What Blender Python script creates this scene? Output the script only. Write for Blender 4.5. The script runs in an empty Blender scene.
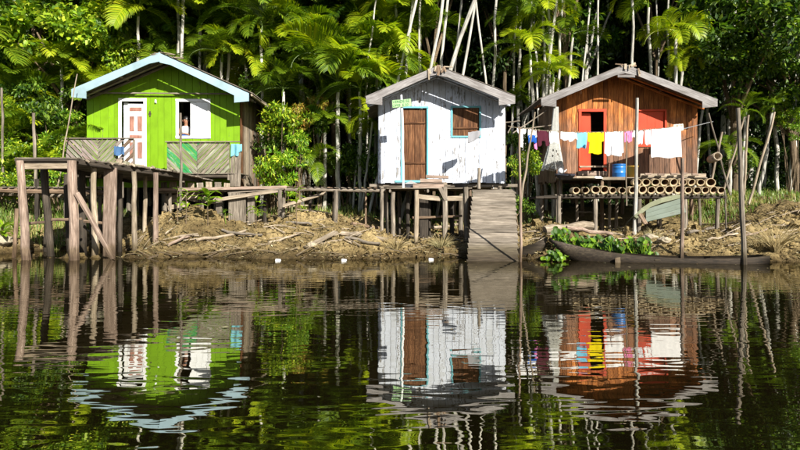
import bpy, math, random
import numpy as np
from mathutils import Vector, Matrix, noise as mnoise

R = math.radians
random.seed(7)
rng = np.random.default_rng(7)
S = bpy.context.scene
COL = S.collection
EYE = 1.03          # eye height above the river in metres
F = 520.0           # focal length in pixels of an 800 px wide picture
HOR = 207.0         # row of the horizon in that picture

def W(px, py, d):
    """Point at distance d (metres from the river bank viewpoint) seen in column px, row py."""
    return Vector(((px - 400) / F * d, d, EYE + (HOR - py) / F * d))

# ---------------------------------------------------------------- camera, sky, sun
cam_d = bpy.data.cameras.new('camera')
cam = bpy.data.objects.new('camera', cam_d); COL.objects.link(cam)
cam.location = (0, 0, EYE); cam.rotation_euler = (R(90), 0, 0)
cam_d.sensor_width = 36; cam_d.lens = F / 800 * 36
cam_d.shift_y = -18 / 800
cam_d.clip_start = 0.05; cam_d.clip_end = 1500
S.camera = cam

SUN = Vector((0.62, -1.0, 0.76)).normalized()
el = math.asin(SUN.z); az = math.atan2(SUN.x, SUN.y)
w = bpy.data.worlds.new('World'); S.world = w; w.use_nodes = True
nt = w.node_tree; nt.nodes.clear()
sky = nt.nodes.new('ShaderNodeTexSky'); sky.sky_type = 'NISHITA'; sky.sun_disc = False
sky.sun_elevation = el; sky.sun_rotation = az
bg = nt.nodes.new('ShaderNodeBackground'); bg.inputs[1].default_value = 0.05
out = nt.nodes.new('ShaderNodeOutputWorld')
nt.links.new(sky.outputs[0], bg.inputs[0]); nt.links.new(bg.outputs[0], out.inputs[0])
sl = bpy.data.lights.new('sun', 'SUN'); sl.energy = 5.0; sl.angle = R(0.5); sl.color = (1, 0.95, 0.86)
so = bpy.data.objects.new('sun', sl); COL.objects.link(so); so.location = (20, -30, 30)
so.rotation_euler = SUN.to_track_quat('Z', 'Y').to_euler()
S.view_settings.view_transform = 'Standard'; S.view_settings.look = 'None'
S.view_settings.exposure = 1.1; S.view_settings.gamma = 1
try:
    S.cycles.max_bounces = 8; S.cycles.diffuse_bounces = 2; S.cycles.transparent_max_bounces = 8
    S.cycles.caustics_reflective = False; S.cycles.caustics_refractive = False
except Exception: pass

# ---------------------------------------------------------------- materials
def new_mat(name):
    m = bpy.data.materials.new(name); m.use_nodes = True
    nt = m.node_tree
    b = nt.nodes['Principled BSDF']
    return m, nt, b
def N(nt, t, **kw):
    n = nt.nodes.new(t)
    for k, v in kw.items():
        if k.startswith('i_'): n.inputs[k[2:]].default_value = v
        else: setattr(n, k, v)
    return n
def L(nt, a, b): nt.links.new(a, b)
def ramp(nt, stops, fac=None):
    r = nt.nodes.new('ShaderNodeValToRGB'); e = r.color_ramp.elements
    e[0].position = stops[0][0]; e[0].color = (*stops[0][1], 1)
    e[1].position = stops[-1][0]; e[1].color = (*stops[-1][1], 1)
    for p, c in stops[1:-1]:
        x = e.new(p); x.color = (*c, 1)
    if fac is not None: L(nt, fac, r.inputs[0])
    return r
def mixc(nt, fac, a, b, mode='MIX'):
    m = nt.nodes.new('ShaderNodeMix'); m.data_type = 'RGBA'; m.blend_type = mode
    if isinstance(fac, (int, float)): m.inputs[0].default_value = fac
    else: L(nt, fac, m.inputs[0])
    for v, s in ((a, 6), (b, 7)):
        if isinstance(v, tuple): m.inputs[s].default_value = (*v, 1)
        else: L(nt, v, m.inputs[s])
    return m.outputs[2]
def math_(nt, op, a, b=None):
    m = nt.nodes.new('ShaderNodeMath'); m.operation = op
    for i, v in enumerate((a, b)):
        if v is None: continue
        if isinstance(v, (int, float)): m.inputs[i].default_value = v
        else: L(nt, v, m.inputs[i])
    return m.outputs[0]

def wood(name, dark, mid, light, paint=None, wear=0.0, var=0.25, bump=0.35, rough=0.8, foot=None):
    """Boards whose length runs along their own X axis; grain stretched along it, tone differs per board."""
    m, nt, b = new_mat(name)
    tc = N(nt, 'ShaderNodeTexCoord'); oi = N(nt, 'ShaderNodeObjectInfo')
    off = N(nt, 'ShaderNodeVectorMath', operation='SCALE'); 
    cx = N(nt, 'ShaderNodeCombineXYZ')
    for i in range(3): L(nt, oi.outputs['Random'], cx.inputs[i])
    L(nt, cx.outputs[0], off.inputs[0]); off.inputs['Scale'].default_value = 61.0
    add = N(nt, 'ShaderNodeVectorMath', operation='ADD')
    L(nt, tc.outputs['Object'], add.inputs[0]); L(nt, off.outputs[0], add.inputs[1])
    mp = N(nt, 'ShaderNodeMapping'); mp.inputs['Scale'].default_value = (1.6, 26, 26)
    L(nt, add.outputs[0], mp.inputs[0])
    n1 = N(nt, 'ShaderNodeTexNoise', i_Scale=1.6, i_Detail=7.0, i_Roughness=0.65, i_Distortion=0.6); L(nt, mp.outputs[0], n1.inputs['Vector'])
    n2 = N(nt, 'ShaderNodeTexNoise', i_Scale=2.2, i_Detail=4.0); L(nt, add.outputs[0], n2.inputs['Vector'])
    g = ramp(nt, [(0.32, dark), (0.5, mid), (0.7, light)], n1.outputs[0])
    stain = ramp(nt, [(0.35, (0.45, 0.43, 0.4)), (0.6, (1, 1, 1))], n2.outputs[0])
    c = mixc(nt, 0.6, g.outputs[0], stain.outputs[0], 'MULTIPLY')
    if paint:
        mp2 = N(nt, 'ShaderNodeMapping'); mp2.inputs['Scale'].default_value = (3.0, 14, 14)
        L(nt, add.outputs[0], mp2.inputs[0])
        n3 = N(nt, 'ShaderNodeTexNoise', i_Scale=1.5, i_Detail=8.0, i_Roughness=0.7); L(nt, mp2.outputs[0], n3.inputs['Vector'])
        s = math_(nt, 'ADD', n3.outputs[0], math_(nt, 'MULTIPLY', oi.outputs['Random'], 0.10))
        s = math_(nt, 'ADD', s, math_(nt, 'MULTIPLY', math_(nt, 'SUBTRACT', n2.outputs[0], 0.5), 0.45))
        mask = ramp(nt, [(0.72 - wear, (1, 1, 1)), (0.80 - wear, (0, 0, 0))], s)
        dirt = ramp(nt, [(.3, (.78, .76, .70)), (.55, (1, 1, 1))], n2.outputs[0])
        pt = mixc(nt, n1.outputs[0], tuple(x * 0.86 for x in paint), tuple(min(1, x * 1.08) for x in paint))
        pt = mixc(nt, 1.0, pt, dirt.outputs[0], 'MULTIPLY')
        c = mixc(nt, mask.outputs[0], c, pt)
    if foot:      # rain-bleached lower ends of the boards
        ge = N(nt, 'ShaderNodeNewGeometry'); sp = N(nt, 'ShaderNodeSeparateXYZ'); L(nt, ge.outputs['Position'], sp.inputs[0])
        hgt = math_(nt, 'ADD', sp.outputs[2], math_(nt, 'MULTIPLY', n2.outputs[0], 1.6))
        fm = ramp(nt, [(0, (1, 1, 1)), (1, (0, 0, 0))], math_(nt, 'MULTIPLY', math_(nt, 'SUBTRACT', hgt, 3.35), .8))
        gg = ramp(nt, [(0.32, tuple(x * .3 for x in foot)), (0.55, foot), (0.75, tuple(x * 1.5 for x in foot))], n1.outputs[0])
        c = mixc(nt, math_(nt, 'MULTIPLY', fm.outputs[0], .85), c, gg.outputs[0])
    hsv = N(nt, 'ShaderNodeHueSaturation'); L(nt, c, hsv.inputs['Color'])
    L(nt, math_(nt, 'ADD', math_(nt, 'MULTIPLY', oi.outputs['Random'], 2 * var), 1 - var), hsv.inputs['Value'])
    gw_ = N(nt, 'ShaderNodeNewGeometry'); sw = N(nt, 'ShaderNodeSeparateXYZ'); L(nt, gw_.outputs['Position'], sw.inputs[0])
    wl = ramp(nt, [(.0, (.30, .27, .22)), (.6, (.62, .60, .5)), (1, (1, 1, 1))], math_(nt, 'MULTIPLY', math_(nt, 'ADD', sw.outputs[2], math_(nt, 'MULTIPLY', n2.outputs[0], -.12)), 4.0))
    cw = mixc(nt, 1.0, hsv.outputs[0], wl.outputs[0], 'MULTIPLY')     # soaked foot of posts at the waterline
    L(nt, cw, b.inputs['Base Color'])
    b.inputs['Roughness'].default_value = rough
    b.inputs['Specular IOR Level'].default_value = 0.25
    bp = N(nt, 'ShaderNodeBump', i_Strength=bump, i_Distance=0.006); L(nt, n1.outputs[0], bp.inputs['Height']); L(nt, bp.outputs[0], b.inputs['Normal'])
    return m

def leafmat(name, cols, trans=0.35, rough=0.45, spec=0.4):
    m, nt, b = new_mat(name)
    g = N(nt, 'ShaderNodeNewGeometry')
    r = ramp(nt, [(i / max(1, len(cols) - 1), c) for i, c in enumerate(cols)], g.outputs['Random Per Island'])
    tc = N(nt, 'ShaderNodeTexCoord')
    n = N(nt, 'ShaderNodeTexNoise', i_Scale=0.9, i_Detail=2.0); L(nt, g.outputs['Position'], n.inputs['Vector'])
    st = ramp(nt, [(0.35, (0.6, 0.75, 0.6)), (0.65, (1.15, 1.1, 0.9))], n.outputs[0])
    c = mixc(nt, 0.7, r.outputs[0], st.outputs[0], 'MULTIPLY')
    L(nt, c, b.inputs['Base Color'])
    b.inputs['Roughness'].default_value = rough; b.inputs['Specular IOR Level'].default_value = spec
    tr = N(nt, 'ShaderNodeBsdfTranslucent')
    tcx = mixc(nt, 1.0, c, (1.2, 1.25, 0.5), 'MULTIPLY'); L(nt, tcx, tr.inputs[0])
    mx = N(nt, 'ShaderNodeMixShader'); mx.inputs[0].default_value = trans
    L(nt, b.outputs[0], mx.inputs[1]); L(nt, tr.outputs[0], mx.inputs[2])
    o = nt.nodes['Material Output']; L(nt, mx.outputs[0], o.inputs[0])
    return m

def plain(name, col, rough=0.7, var=0.15, scale=6.0, metal=0.0, bump=0.2, spec=0.4, bd=0.01):
    m, nt, b = new_mat(name)
    tc = N(nt, 'ShaderNodeTexCoord')
    n = N(nt, 'ShaderNodeTexNoise', i_Scale=scale, i_Detail=6.0, i_Roughness=0.65); L(nt, tc.outputs['Object'], n.inputs['Vector'])
    r = ramp(nt, [(0.3, tuple(x * (1 - 2 * var) for x in col)), (0.7, tuple(min(1, x * (1 + var)) for x in col))], n.outputs[0])
    L(nt, r.outputs[0], b.inputs['Base Color'])
    b.inputs['Roughness'].default_value = rough; b.inputs['Metallic'].default_value = metal; b.inputs['Specular IOR Level'].default_value = spec
    bp = N(nt, 'ShaderNodeBump', i_Strength=bump, i_Distance=bd); L(nt, n.outputs[0], bp.inputs['Height']); L(nt, bp.outputs[0], b.inputs['Normal'])
    return m

M = {}
M['green'] = wood('green_paint', (.05, .05, .03), (.12, .1, .06), (.2, .17, .1), paint=(.175, .345, .006), wear=0.035, var=0.09, bump=.12, rough=.6)
M['white'] = wood('white_paint', (.10, .10, .10), (.22, .21, .2), (.38, .37, .35), paint=(.62, .67, .78), wear=0.12, var=0.05, bump=.3, rough=.65)
M['whitetrim'] = wood('white_trim', (.2, .2, .2), (.35, .34, .33), (.5, .5, .5), paint=(.85, .87, .9), wear=0.02, var=0.04, bump=.1, rough=.5)
M['bluetrim'] = wood('pale_blue_trim', (.2, .2, .2), (.3, .3, .3), (.4, .4, .4), paint=(.30, .43, .50), wear=.0, var=0.04, bump=.1, rough=.5)
M['teal'] = wood('teal_trim', (.2, .2, .2), (.3, .3, .3), (.4, .4, .4), paint=(.14, .40, .46), wear=0.05, var=0.04, bump=.1, rough=.5)
M['red'] = wood('orange_red_paint', (.2, .05, .02), (.3, .06, .02), (.4, .1, .03), paint=(.46, .048, .013), wear=0.0, var=0.05, bump=.15, rough=.6)
M['redboard'] = wood('reddish_boards', (.06, .02, .008), (.36, .12, .028), (.70, .29, .075), var=.45, foot=(.16, .10, .07))
M['oldboard'] = wood('old_brown_boards', (.05, .032, .02), (.17, .115, .075), (.34, .25, .17), var=.35)
M['brownplank'] = wood('brown_planks', (.035, .014, .006), (.12, .05, .02), (.28, .14, .065), var=.25)
M['greywood'] = wood('grey_weathered_wood', (.07, .058, .045), (.185, .155, .12), (.36, .31, .25), var=.22)
M['palewood'] = wood('pale_dry_wood', (.14, .11, .075), (.31, .25, .18), (.50, .43, .33), var=.2)
M['pinkwood'] = wood('pinkish_dry_wood', (.11, .08, .06), (.27, .195, .15), (.48, .38, .31), var=.2)
M['darkwood'] = wood('dark_brown_wood', (.02, .016, .012), (.05, .04, .03), (.10, .08, .06), var=.3)  # one dark brown wood for inner posts, joists, floors and the short canoe
M['fascia'] = wood('silvery_fascia', (.13, .12, .115), (.23, .215, .21), (.36, .35, .34), var=.1)
M['doorpanel'] = wood('door_panel_brown', (.18, .08, .06), (.32, .15, .11), (.42, .24, .18), var=.08)
M['rail_pink'] = wood('railing_pink', (.12, .095, .08), (.25, .21, .19), (.36, .31, .28), paint=(.32, .205, .185), wear=.3, var=.12)
M['rail_olive'] = wood('railing_olive', (.08, .07, .045), (.18, .17, .115), (.32, .3, .22), paint=(.18, .175, .10), wear=.28, var=.15)
M['rail_green'] = wood('railing_green', (.12, .14, .1), (.3, .33, .26), (.5, .5, .4), paint=(.035, .25, .08), wear=.14, var=.12)
M['rail_pale'] = wood('railing_pale', (.12, .115, .085), (.24, .235, .18), (.38, .36, .29), paint=(.25, .26, .175), wear=.26, var=.12)
M['trunk'] = wood('pale_palm_bark', (.18, .17, .14), (.46, .44, .39), (.74, .72, .66), var=.22)
M['bark'] = wood('brown_bark', (.05, .035, .02), (.14, .10, .06), (.28, .21, .13), var=.25)
M['roofsheet'] = plain('weathered_roof_sheet', (.17, .14, .115), rough=.8, var=.3, scale=3)
M['leaf_a'] = leafmat('leaf_bright', [(.045, .105, .008), (.14, .26, .013), (.31, .44, .022), (.54, .56, .05)])
M['leaf_b'] = leafmat('leaf_mid', [(.014, .04, .006), (.04, .095, .009), (.10, .19, .014), (.25, .34, .04)])
M['leaf_c'] = leafmat('leaf_shade_dark', [(.008, .028, .006), (.018, .042, .007), (.032, .066, .009), (.06, .105, .012)], trans=.2)  # leaf colours darkened to stand in for deep jungle shade
M['leaf_d'] = leafmat('leaf_lime', [(.07, .20, .012), (.15, .33, .018), (.28, .44, .025), (.48, .52, .05)])
M['frond_y'] = leafmat('frond_yellow_green', [(.19, .31, .01), (.36, .45, .014), (.52, .53, .025)], trans=.4)
M['frond_g'] = leafmat('frond_green', [(.045, .095, .006), (.12, .20, .010), (.27, .35, .018)], trans=.35)
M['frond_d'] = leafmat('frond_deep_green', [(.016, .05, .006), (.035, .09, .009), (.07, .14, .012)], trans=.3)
M['dryleaf'] = leafmat('dry_straw', [(.16, .12, .06), (.28, .22, .12), (.42, .35, .22)], trans=.15, rough=.8, spec=.1)
M['litter'] = leafmat('leaf_litter', [(.07, .045, .022), (.16, .11, .06), (.30, .23, .13), (.46, .40, .29)], trans=.0, rough=.9, spec=.1)
M['grass'] = leafmat('grass_blades', [(.06, .15, .015), (.14, .24, .03), (.28, .30, .09), (.34, .30, .14)], trans=.25)
M['flowerleaf'] = leafmat('reddish_young_leaf', [(.38, .16, .04), (.42, .30, .05), (.24, .34, .03)], trans=.3)

# ---------------------------------------------------------------- object helpers
WM = {}
def tag(o, label=None, cat=None, group=None, kind=None):
    if label: o['label'] = label
    if cat: o['category'] = cat
    if group: o['group'] = group
    if kind: o['kind'] = kind
    return o
def empty(name, loc, label, cat, group=None):
    o = bpy.data.objects.new(name, None); COL.objects.link(o)
    o.empty_display_size = 0.2
    o.location = loc; WM[o.name] = Matrix.Translation(Vector(loc))
    return tag(o, label, cat, group)
def put(name, me, wm, parent=None, mat=None):
    o = bpy.data.objects.new(name, me); COL.objects.link(o)
    if mat is not None and not me.materials: me.materials.append(mat)
    if parent is not None:
        o.parent = parent
        o.matrix_basis = WM[parent.name].inverted() @ wm
    else:
        o.matrix_basis = wm
    WM[o.name] = wm
    return o
def mesh_np(name, verts, faces, mat=None, smooth=False):
    """verts (n,3); faces (m,k) all of one size or a list of lists"""
    me = bpy.data.meshes.new(name)
    if isinstance(faces, np.ndarray):
        m, k = faces.shape
        me.vertices.add(len(verts)); me.vertices.foreach_set('co', np.asarray(verts, dtype=np.float32).ravel())
        me.loops.add(m * k); me.loops.foreach_set('vertex_index', faces.astype(np.int32).ravel())
        me.polygons.add(m); me.polygons.foreach_set('loop_start', np.arange(0, m * k, k, dtype=np.int32))
        me.update(calc_edges=True)
    else:
        me.from_pydata([tuple(v) for v in verts], [], faces)
        me.update()
    if mat is not None: me.materials.append(mat)
    if smooth:
        me.polygons.foreach_set('use_smooth', [True] * len(me.polygons))
    return me
class MB:
    def __init__(s): s.v = []; s.f = []
    def box(s, lo, hi, M4=None):
        i = len(s.v); x0, y0, z0 = lo; x1, y1, z1 = hi
        c = [(x0,y0,z0),(x1,y0,z0),(x1,y1,z0),(x0,y1,z0),(x0,y0,z1),(x1,y0,z1),(x1,y1,z1),(x0,y1,z1)]
        s.v += [tuple(M4 @ Vector(p)) if M4 else p for p in c]
        s.f += [[i,i+3,i+2,i+1],[i+4,i+5,i+6,i+7],[i,i+1,i+5,i+4],[i+1,i+2,i+6,i+5],[i+2,i+3,i+7,i+6],[i+3,i,i+4,i+7]]
        return s
    def prism(s, poly, y0, y1):
        """poly: (x,z) counter-clockwise seen from -y; extruded from y0 (front) to y1"""
        i = len(s.v); n = len(poly)
        s.v += [(p[0], y0, p[1]) for p in poly] + [(p[0], y1, p[1]) for p in poly]
        s.f.append(list(range(i, i + n))); s.f.append(list(range(i + 2 * n - 1, i + n - 1, -1)))
        for k in range(n):
            j = (k + 1) % n
            s.f.append([i + k, i + n + k, i + n + j, i + j])
        return s
    def tube(s, pts, rad, n=6, cap=True):
        i = len(s.v); pts = [Vector(p) for p in pts]
        if isinstance(rad, (int, float)): rad = [rad] * len(pts)
        ref = None
        for k, p in enumerate(pts):
            t = (pts[min(k + 1, len(pts) - 1)] - pts[max(k - 1, 0)]).normalized()
            if ref is None:
                ref = t.orthogonal().normalized()
            ref = (ref - t * ref.dot(t)).normalized(); bi = t.cross(ref)
            for a in range(n):
                an = 2 * math.pi * a / n
                s.v.append(tuple(p + (ref * math.cos(an) + bi * math.sin(an)) * rad[k]))
        for k in range(len(pts) - 1):
            for a in range(n):
                b = (a + 1) % n
                s.f.append([i + k * n + a, i + k * n + b, i + (k + 1) * n + b, i + (k + 1) * n + a])
        if cap:
            s.f.append([i + a for a in range(n - 1, -1, -1)])
            e = i + (len(pts) - 1) * n
            s.f.append([e + a for a in range(n)])
        return s
    def mesh(s, name, mat=None, smooth=False):
        return mesh_np(name, s.v, s.f, mat, smooth)
    def build(s, name, mat, parent=None, origin=None, smooth=False):
        """vertices are world coordinates; the origin goes to the parent's place or the given one"""
        if origin is None:
            origin = WM[parent.name].translation if parent is not None else Vector(np.mean(np.array(s.v), axis=0))
        origin = Vector(origin)
        s.v = [tuple(Vector(p) - origin) for p in s.v]
        return put(name, s.mesh(name, mat, smooth), Matrix.Translation(origin), parent)

def frame_x(a, b, up=Vector((0, 0, 1))):
    a = Vector(a); b = Vector(b); x = (b - a).normalized()
    up = Vector(up)
    if abs(x.dot(up)) > 0.98: up = Vector((0, -1, 0)) if abs(x.y) < .9 else Vector((1, 0, 0))
    z = (up - x * up.dot(x)).normalized(); y = z.cross(x)
    return Matrix(((x.x, y.x, z.x, a.x), (x.y, y.y, z.y, a.y), (x.z, y.z, z.z, a.z), (0, 0, 0, 1)))
_pc = {}
def plank_mesh(Ln, wd, th, var, mat):
    key = (round(Ln, 1), round(wd, 2), round(th, 3), var, mat.name)
    if key in _pc: return _pc[key], key[0]
    r = random.Random(hash(key) if False else sum(int(k * 1000) for k in key[:3]) + var)
    ns = 4; v = []; f = []
    for i in range(ns + 1):
        t = i / ns; j = r.uniform(-.03, .03) * wd; bow = math.sin(t * math.pi) * r.uniform(-.1, .1) * th
        e = r.uniform(-.008, .008) if i in (0, ns) else 0
        e2 = r.uniform(-.008, .008) if i in (0, ns) else 0
        hw = wd / 2 * (1 + r.uniform(-.03, .03))
        b = th * .18
        for (yy, zz) in ((-hw + b, 0), (-hw, b), (-hw, th - b), (-hw + b, th), (hw - b, th), (hw, th - b), (hw, b), (hw - b, 0)):
            v.append((t * key[0] + (e if yy < 0 else e2), yy + j, zz + bow))
    for i in range(ns):
        for a in range(8):
            b2 = (a + 1) % 8
            f.append([i * 8 + a, i * 8 + b2, (i + 1) * 8 + b2, (i + 1) * 8 + a])
    f.append(list(range(7, -1, -1))); f.append([ns * 8 + a for a in range(8)])
    me = mesh_np('plank', v, f, mat); _pc[key] = me
    return me, key[0]
def plank(a, b, wd, th, up=(0, 0, 1), name='plank', mat=None, parent=None, var=None, center=True):
    """board from a to b; up is the direction its broad face looks to. its thickness is centred on the line"""
    a = Vector(a); b = Vector(b); Ln = (b - a).length
    me, L0 = plank_mesh(Ln, wd, th, random.randrange(3) if var is None else var, mat)
    m = frame_x(a, b, Vector(up)) @ Matrix.Translation((0, 0, -th / 2 if center else 0)) @ Matrix.Diagonal((Ln / L0, 1, 1, 1))
    return put(name, me, m, parent)
def post(a, b, r0, r1=None, name='post', mat=None, parent=None, n=8, wob=.007, segs=5, flat=1.0):
    """rough round post from a to b with its own slight bends"""
    a = Vector(a); b = Vector(b); Ln = (b - a).length; r1 = r1 if r1 is not None else r0
    mb = MB(); pts = []; rad = []
    for i in range(segs + 1):
        t = i / segs
        pts.append((t * Ln, random.uniform(-1, 1) * wob * (Ln ** .5), random.uniform(-1, 1) * wob * (Ln ** .5)))
        rad.append((r0 + (r1 - r0) * t) * random.uniform(.93, 1.07))
    mb.tube(pts, rad, n)
    if flat != 1.0: mb.v = [(p[0], p[1], p[2] * flat) for p in mb.v]
    return put(name, mb.mesh(name, mat, smooth=False), frame_x(a, b), parent)
def tree_copy(o, wm, label=None, cat=None, group=None):
    """copy a thing with its parts and sub-parts; the root is put at wm"""
    c = o.copy(); COL.objects.link(c); c.matrix_basis = wm; WM[c.name] = wm
    def rec(src, dst):
        for ch in list(src.children):
            k = ch.copy(); COL.objects.link(k); k.parent = dst; k.matrix_basis = ch.matrix_basis
            WM[k.name] = WM[dst.name] @ ch.matrix_basis
            rec(ch, k)
    rec(o, c)
    return tag(c, label, cat, group)

# ---------------------------------------------------------------- ground and river
def smooth(a, b, x):
    t = max(0.0, min(1.0, (x - a) / (b - a))); return t * t * (3 - 2 * t)
def shore(x):
    return 10.35 + 0.35 * smooth(-3, -7, x) - 0.55 * smooth(3, 9, x) + 0.18 * math.sin(x * 1.3) + 0.1 * math.sin(x * 3.1 + 1)
def ground(x, y, fine=True):
    t = y - shore(x)
    if t < 0: z = -0.55 * (1 - math.exp(t * 1.1)) * 2.2
    else:
        prof = [(0, 0), (.5, .16), (1.2, .33), (2.5, .52), (5, .78), (9, 1.1), (14, 1.35), (20, 1.7), (24, 3.0), (40, 22.0), (60, 42.0)]
        z = prof[-1][1]
        for (a, za), (b, zb) in zip(prof, prof[1:]):
            if t <= b:
                z = za + (zb - za) * (t - a) / (b - a); break
        if t < 20:
            k = smooth(8.3, 10.5, x); z += k * min(.42, t * .14)
            z += .15 * smooth(-6.5, -9, x) * min(1, t * .3)
    # heaps of earth
    for (mx, my, mr, mh) in ((-4.9, 12.3, 1.0, .55), (-3.7, 12.0, .7, .28), (-6.0, 12.6, .7, .3), (-0.9, 11.6, .6, .2), (3.4, 11.5, .8, .25), (6.2, 11.2, .7, .15), (-2.3, 13.2, .9, .3)):
        q = ((x - mx) ** 2 + (y - my) ** 2) / (mr * mr)
        if q < 4: z += mh * math.exp(-q * 1.4)
    for (mx, my, rx_, ry_, dp) in ((-7.1, 11.6, 1.6, 1.1, .95), (6.0, 14.9, 3.4, 2.3, .42), (0.9, 13.2, 1.7, 1.9, .36), (-7.6, 13.0, 1.7, 1.7, .3), (-7.0, 17.5, 3, 2.5, .3), (1.2, 16.5, 2.5, 2.0, .3)):
        q = ((x - mx) / rx_) ** 2 + ((y - my) / ry_) ** 2
        if q < 2 and t > 0: z -= dp * math.exp(-q * q * 1.2)
    if fine and t > -1.5:
        k = min(1, max(0.15, (t + 1.2)))
        z += k * (mnoise.noise(Vector((x * .9, y * .9, 0))) * .16 + mnoise.noise(Vector((x * 2.7, y * 2.7, 3))) * .12 + abs(mnoise.noise(Vector((x * 6, y * 7, 5)))) * .10 + mnoise.noise(Vector((x * 15, y * 15, 5))) * .03 - .03)
    return z
def gpos(px, py0, d):
    p = W(px, py0, d); return Vector((p.x, p.y, ground(p.x, p.y)))
xs = np.concatenate([np.linspace(-300, -24, 24)[:-1], np.linspace(-24, -14, 40)[:-1], np.linspace(-14, 14, 520)[:-1], np.linspace(14, 24, 40)[:-1], np.linspace(24, 300, 24)])
ys = np.concatenate([np.linspace(-300, 8, 20)[:-1], np.linspace(8, 16, 190)[:-1], np.linspace(16, 30, 60)[:-1], np.linspace(30, 75, 30)[:-1], np.linspace(75, 400, 12)])
gv = []; 
for y in ys:
    for x in xs:
        gv.append((x, y, ground(x, y) if y > 7 else -1.3))
nx = len(xs); ii, jj = np.meshgrid(np.arange(nx - 1), np.arange(len(ys) - 1))
b0 = (jj * nx + ii).ravel()
gf = np.stack([b0, b0 + 1, b0 + nx + 1, b0 + nx], axis=1)
m, nt, b = new_mat('muddy_earth')
geo = N(nt, 'ShaderNodeNewGeometry')
n1 = N(nt, 'ShaderNodeTexNoise', i_Scale=1.1, i_Detail=8.0, i_Roughness=.7); L(nt, geo.outputs['Position'], n1.inputs['Vector'])
n2 = N(nt, 'ShaderNodeTexNoise', i_Scale=14.0, i_Detail=6.0, i_Roughness=.7); L(nt, geo.outputs['Position'], n2.inputs['Vector'])
n3 = N(nt, 'ShaderNodeTexVoronoi', i_Scale=22.0); L(nt, geo.outputs['Position'], n3.inputs['Vector'])
r1 = ramp(nt, [(.3, (.09, .066, .032)), (.5, (.235, .185, .095)), (.7, (.40, .325, .18))], n1.outputs[0])
r2 = ramp(nt, [(.3, (.45, .42, .38)), (.7, (1.25, 1.2, 1.1))], n2.outputs[0])
n4 = N(nt, 'ShaderNodeTexNoise', i_Scale=.45, i_Detail=3.0); L(nt, geo.outputs['Position'], n4.inputs['Vector'])
r4 = ramp(nt, [(.36, (.62, .60, .56)), (.55, (1.08, 1.06, 1.0))], n4.outputs[0])     # damp dark patches and dry pale ones
c = mixc(nt, 1.0, mixc(nt, 1.0, r1.outputs[0], r2.outputs[0], 'MULTIPLY'), r4.outputs[0], 'MULTIPLY')
sep = N(nt, 'ShaderNodeSeparateXYZ'); L(nt, geo.outputs['Position'], sep.inputs[0])
wet = ramp(nt, [(.0, (.28, .26, .24)), (.10, (.45, .43, .4)), (.2, (1, 1, 1))], math_(nt, 'ADD', sep.outputs[2], math_(nt, 'MULTIPLY', n1.outputs[0], .06)))
c = mixc(nt, 1.0, c, wet.outputs[0], 'MULTIPLY')
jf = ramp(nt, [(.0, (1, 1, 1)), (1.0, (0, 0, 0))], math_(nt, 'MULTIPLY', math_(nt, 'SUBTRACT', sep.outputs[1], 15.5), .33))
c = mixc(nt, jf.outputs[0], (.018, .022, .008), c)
L(nt, c, b.inputs['Base Color']); b.inputs['Roughness'].default_value = .9; b.inputs['Specular IOR Level'].default_value = .15
bp = N(nt, 'ShaderNodeBump', i_Strength=.9, i_Distance=.04)
L(nt, math_(nt, 'ADD', n2.outputs[0], math_(nt, 'MULTIPLY', n3.outputs[0], .5)), bp.inputs['Height']); L(nt, bp.outputs[0], b.inputs['Normal'])
M['earth'] = m
g_o = put('ground', mesh_np('ground', np.array(gv), gf, m, smooth=False), Matrix.Identity(4))
tag(g_o, 'tan muddy river bank under the stilt houses, rising into the jungle', None, None, 'structure')

m, nt, b = new_mat('river_water')
geo = N(nt, 'ShaderNodeNewGeometry')
def wv(scale, sx, sy, det=2.0, dist=0.0, rough=.5):
    mp = N(nt, 'ShaderNodeMapping'); mp.inputs['Scale'].default_value = (sx, sy, 1); L(nt, geo.outputs['Position'], mp.inputs[0])
    n = N(nt, 'ShaderNodeTexNoise', i_Scale=scale, i_Detail=det, i_Distortion=dist, i_Roughness=rough); L(nt, mp.outputs[0], n.inputs['Vector'])
    return n.outputs[0]
h = math_(nt, 'MULTIPLY', wv(0.8, .7, 1.4, 1.0, .3), .0034)
h = math_(nt, 'ADD', h, math_(nt, 'MULTIPLY', wv(4.6, .5, 1.8, 1.0, .5), .0018))
h = math_(nt, 'ADD', h, math_(nt, 'MULTIPLY', wv(9.0, .45, 1.9, 1.0, .6), .00022))
bp = N(nt, 'ShaderNodeBump', i_Strength=1.0, i_Distance=1.0); L(nt, h, bp.inputs['Height'])
nt.nodes.remove(b)
df = N(nt, 'ShaderNodeBsdfDiffuse'); df.inputs[0].default_value = (.006, .0045, .0015, 1)
gl = N(nt, 'ShaderNodeBsdfGlossy'); gl.inputs['Roughness'].default_value = 0.0; gl.inputs[0].default_value = (1.0, .985, .90, 1)
L(nt, bp.outputs[0], gl.inputs['Normal'])
fr = N(nt, 'ShaderNodeFresnel'); fr.inputs[0].default_value = 5.5; L(nt, bp.outputs[0], fr.inputs['Normal'])
mx = N(nt, 'ShaderNodeMixShader'); L(nt, fr.outputs[0], mx.inputs[0]); L(nt, df.outputs[0], mx.inputs[1]); L(nt, gl.outputs[0], mx.inputs[2])
L(nt, mx.outputs[0], nt.nodes['Material Output'].inputs[0])
M['water'] = m
wx = [-300, -60, -20, 0, 20, 60, 300]; wy = [-300, -40, -5, 5, 10, 14.5]
wvv = np.array([(x, y, 0.0) for y in wy for x in wx])
ii, jj = np.meshgrid(np.arange(len(wx) - 1), np.arange(len(wy) - 1)); b0 = (jj * len(wx) + ii).ravel()
wo = put('river', mesh_np('river', wvv, np.stack([b0, b0 + 1, b0 + len(wx) + 1, b0 + len(wx)], axis=1), m), Matrix.Identity(4))
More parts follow.
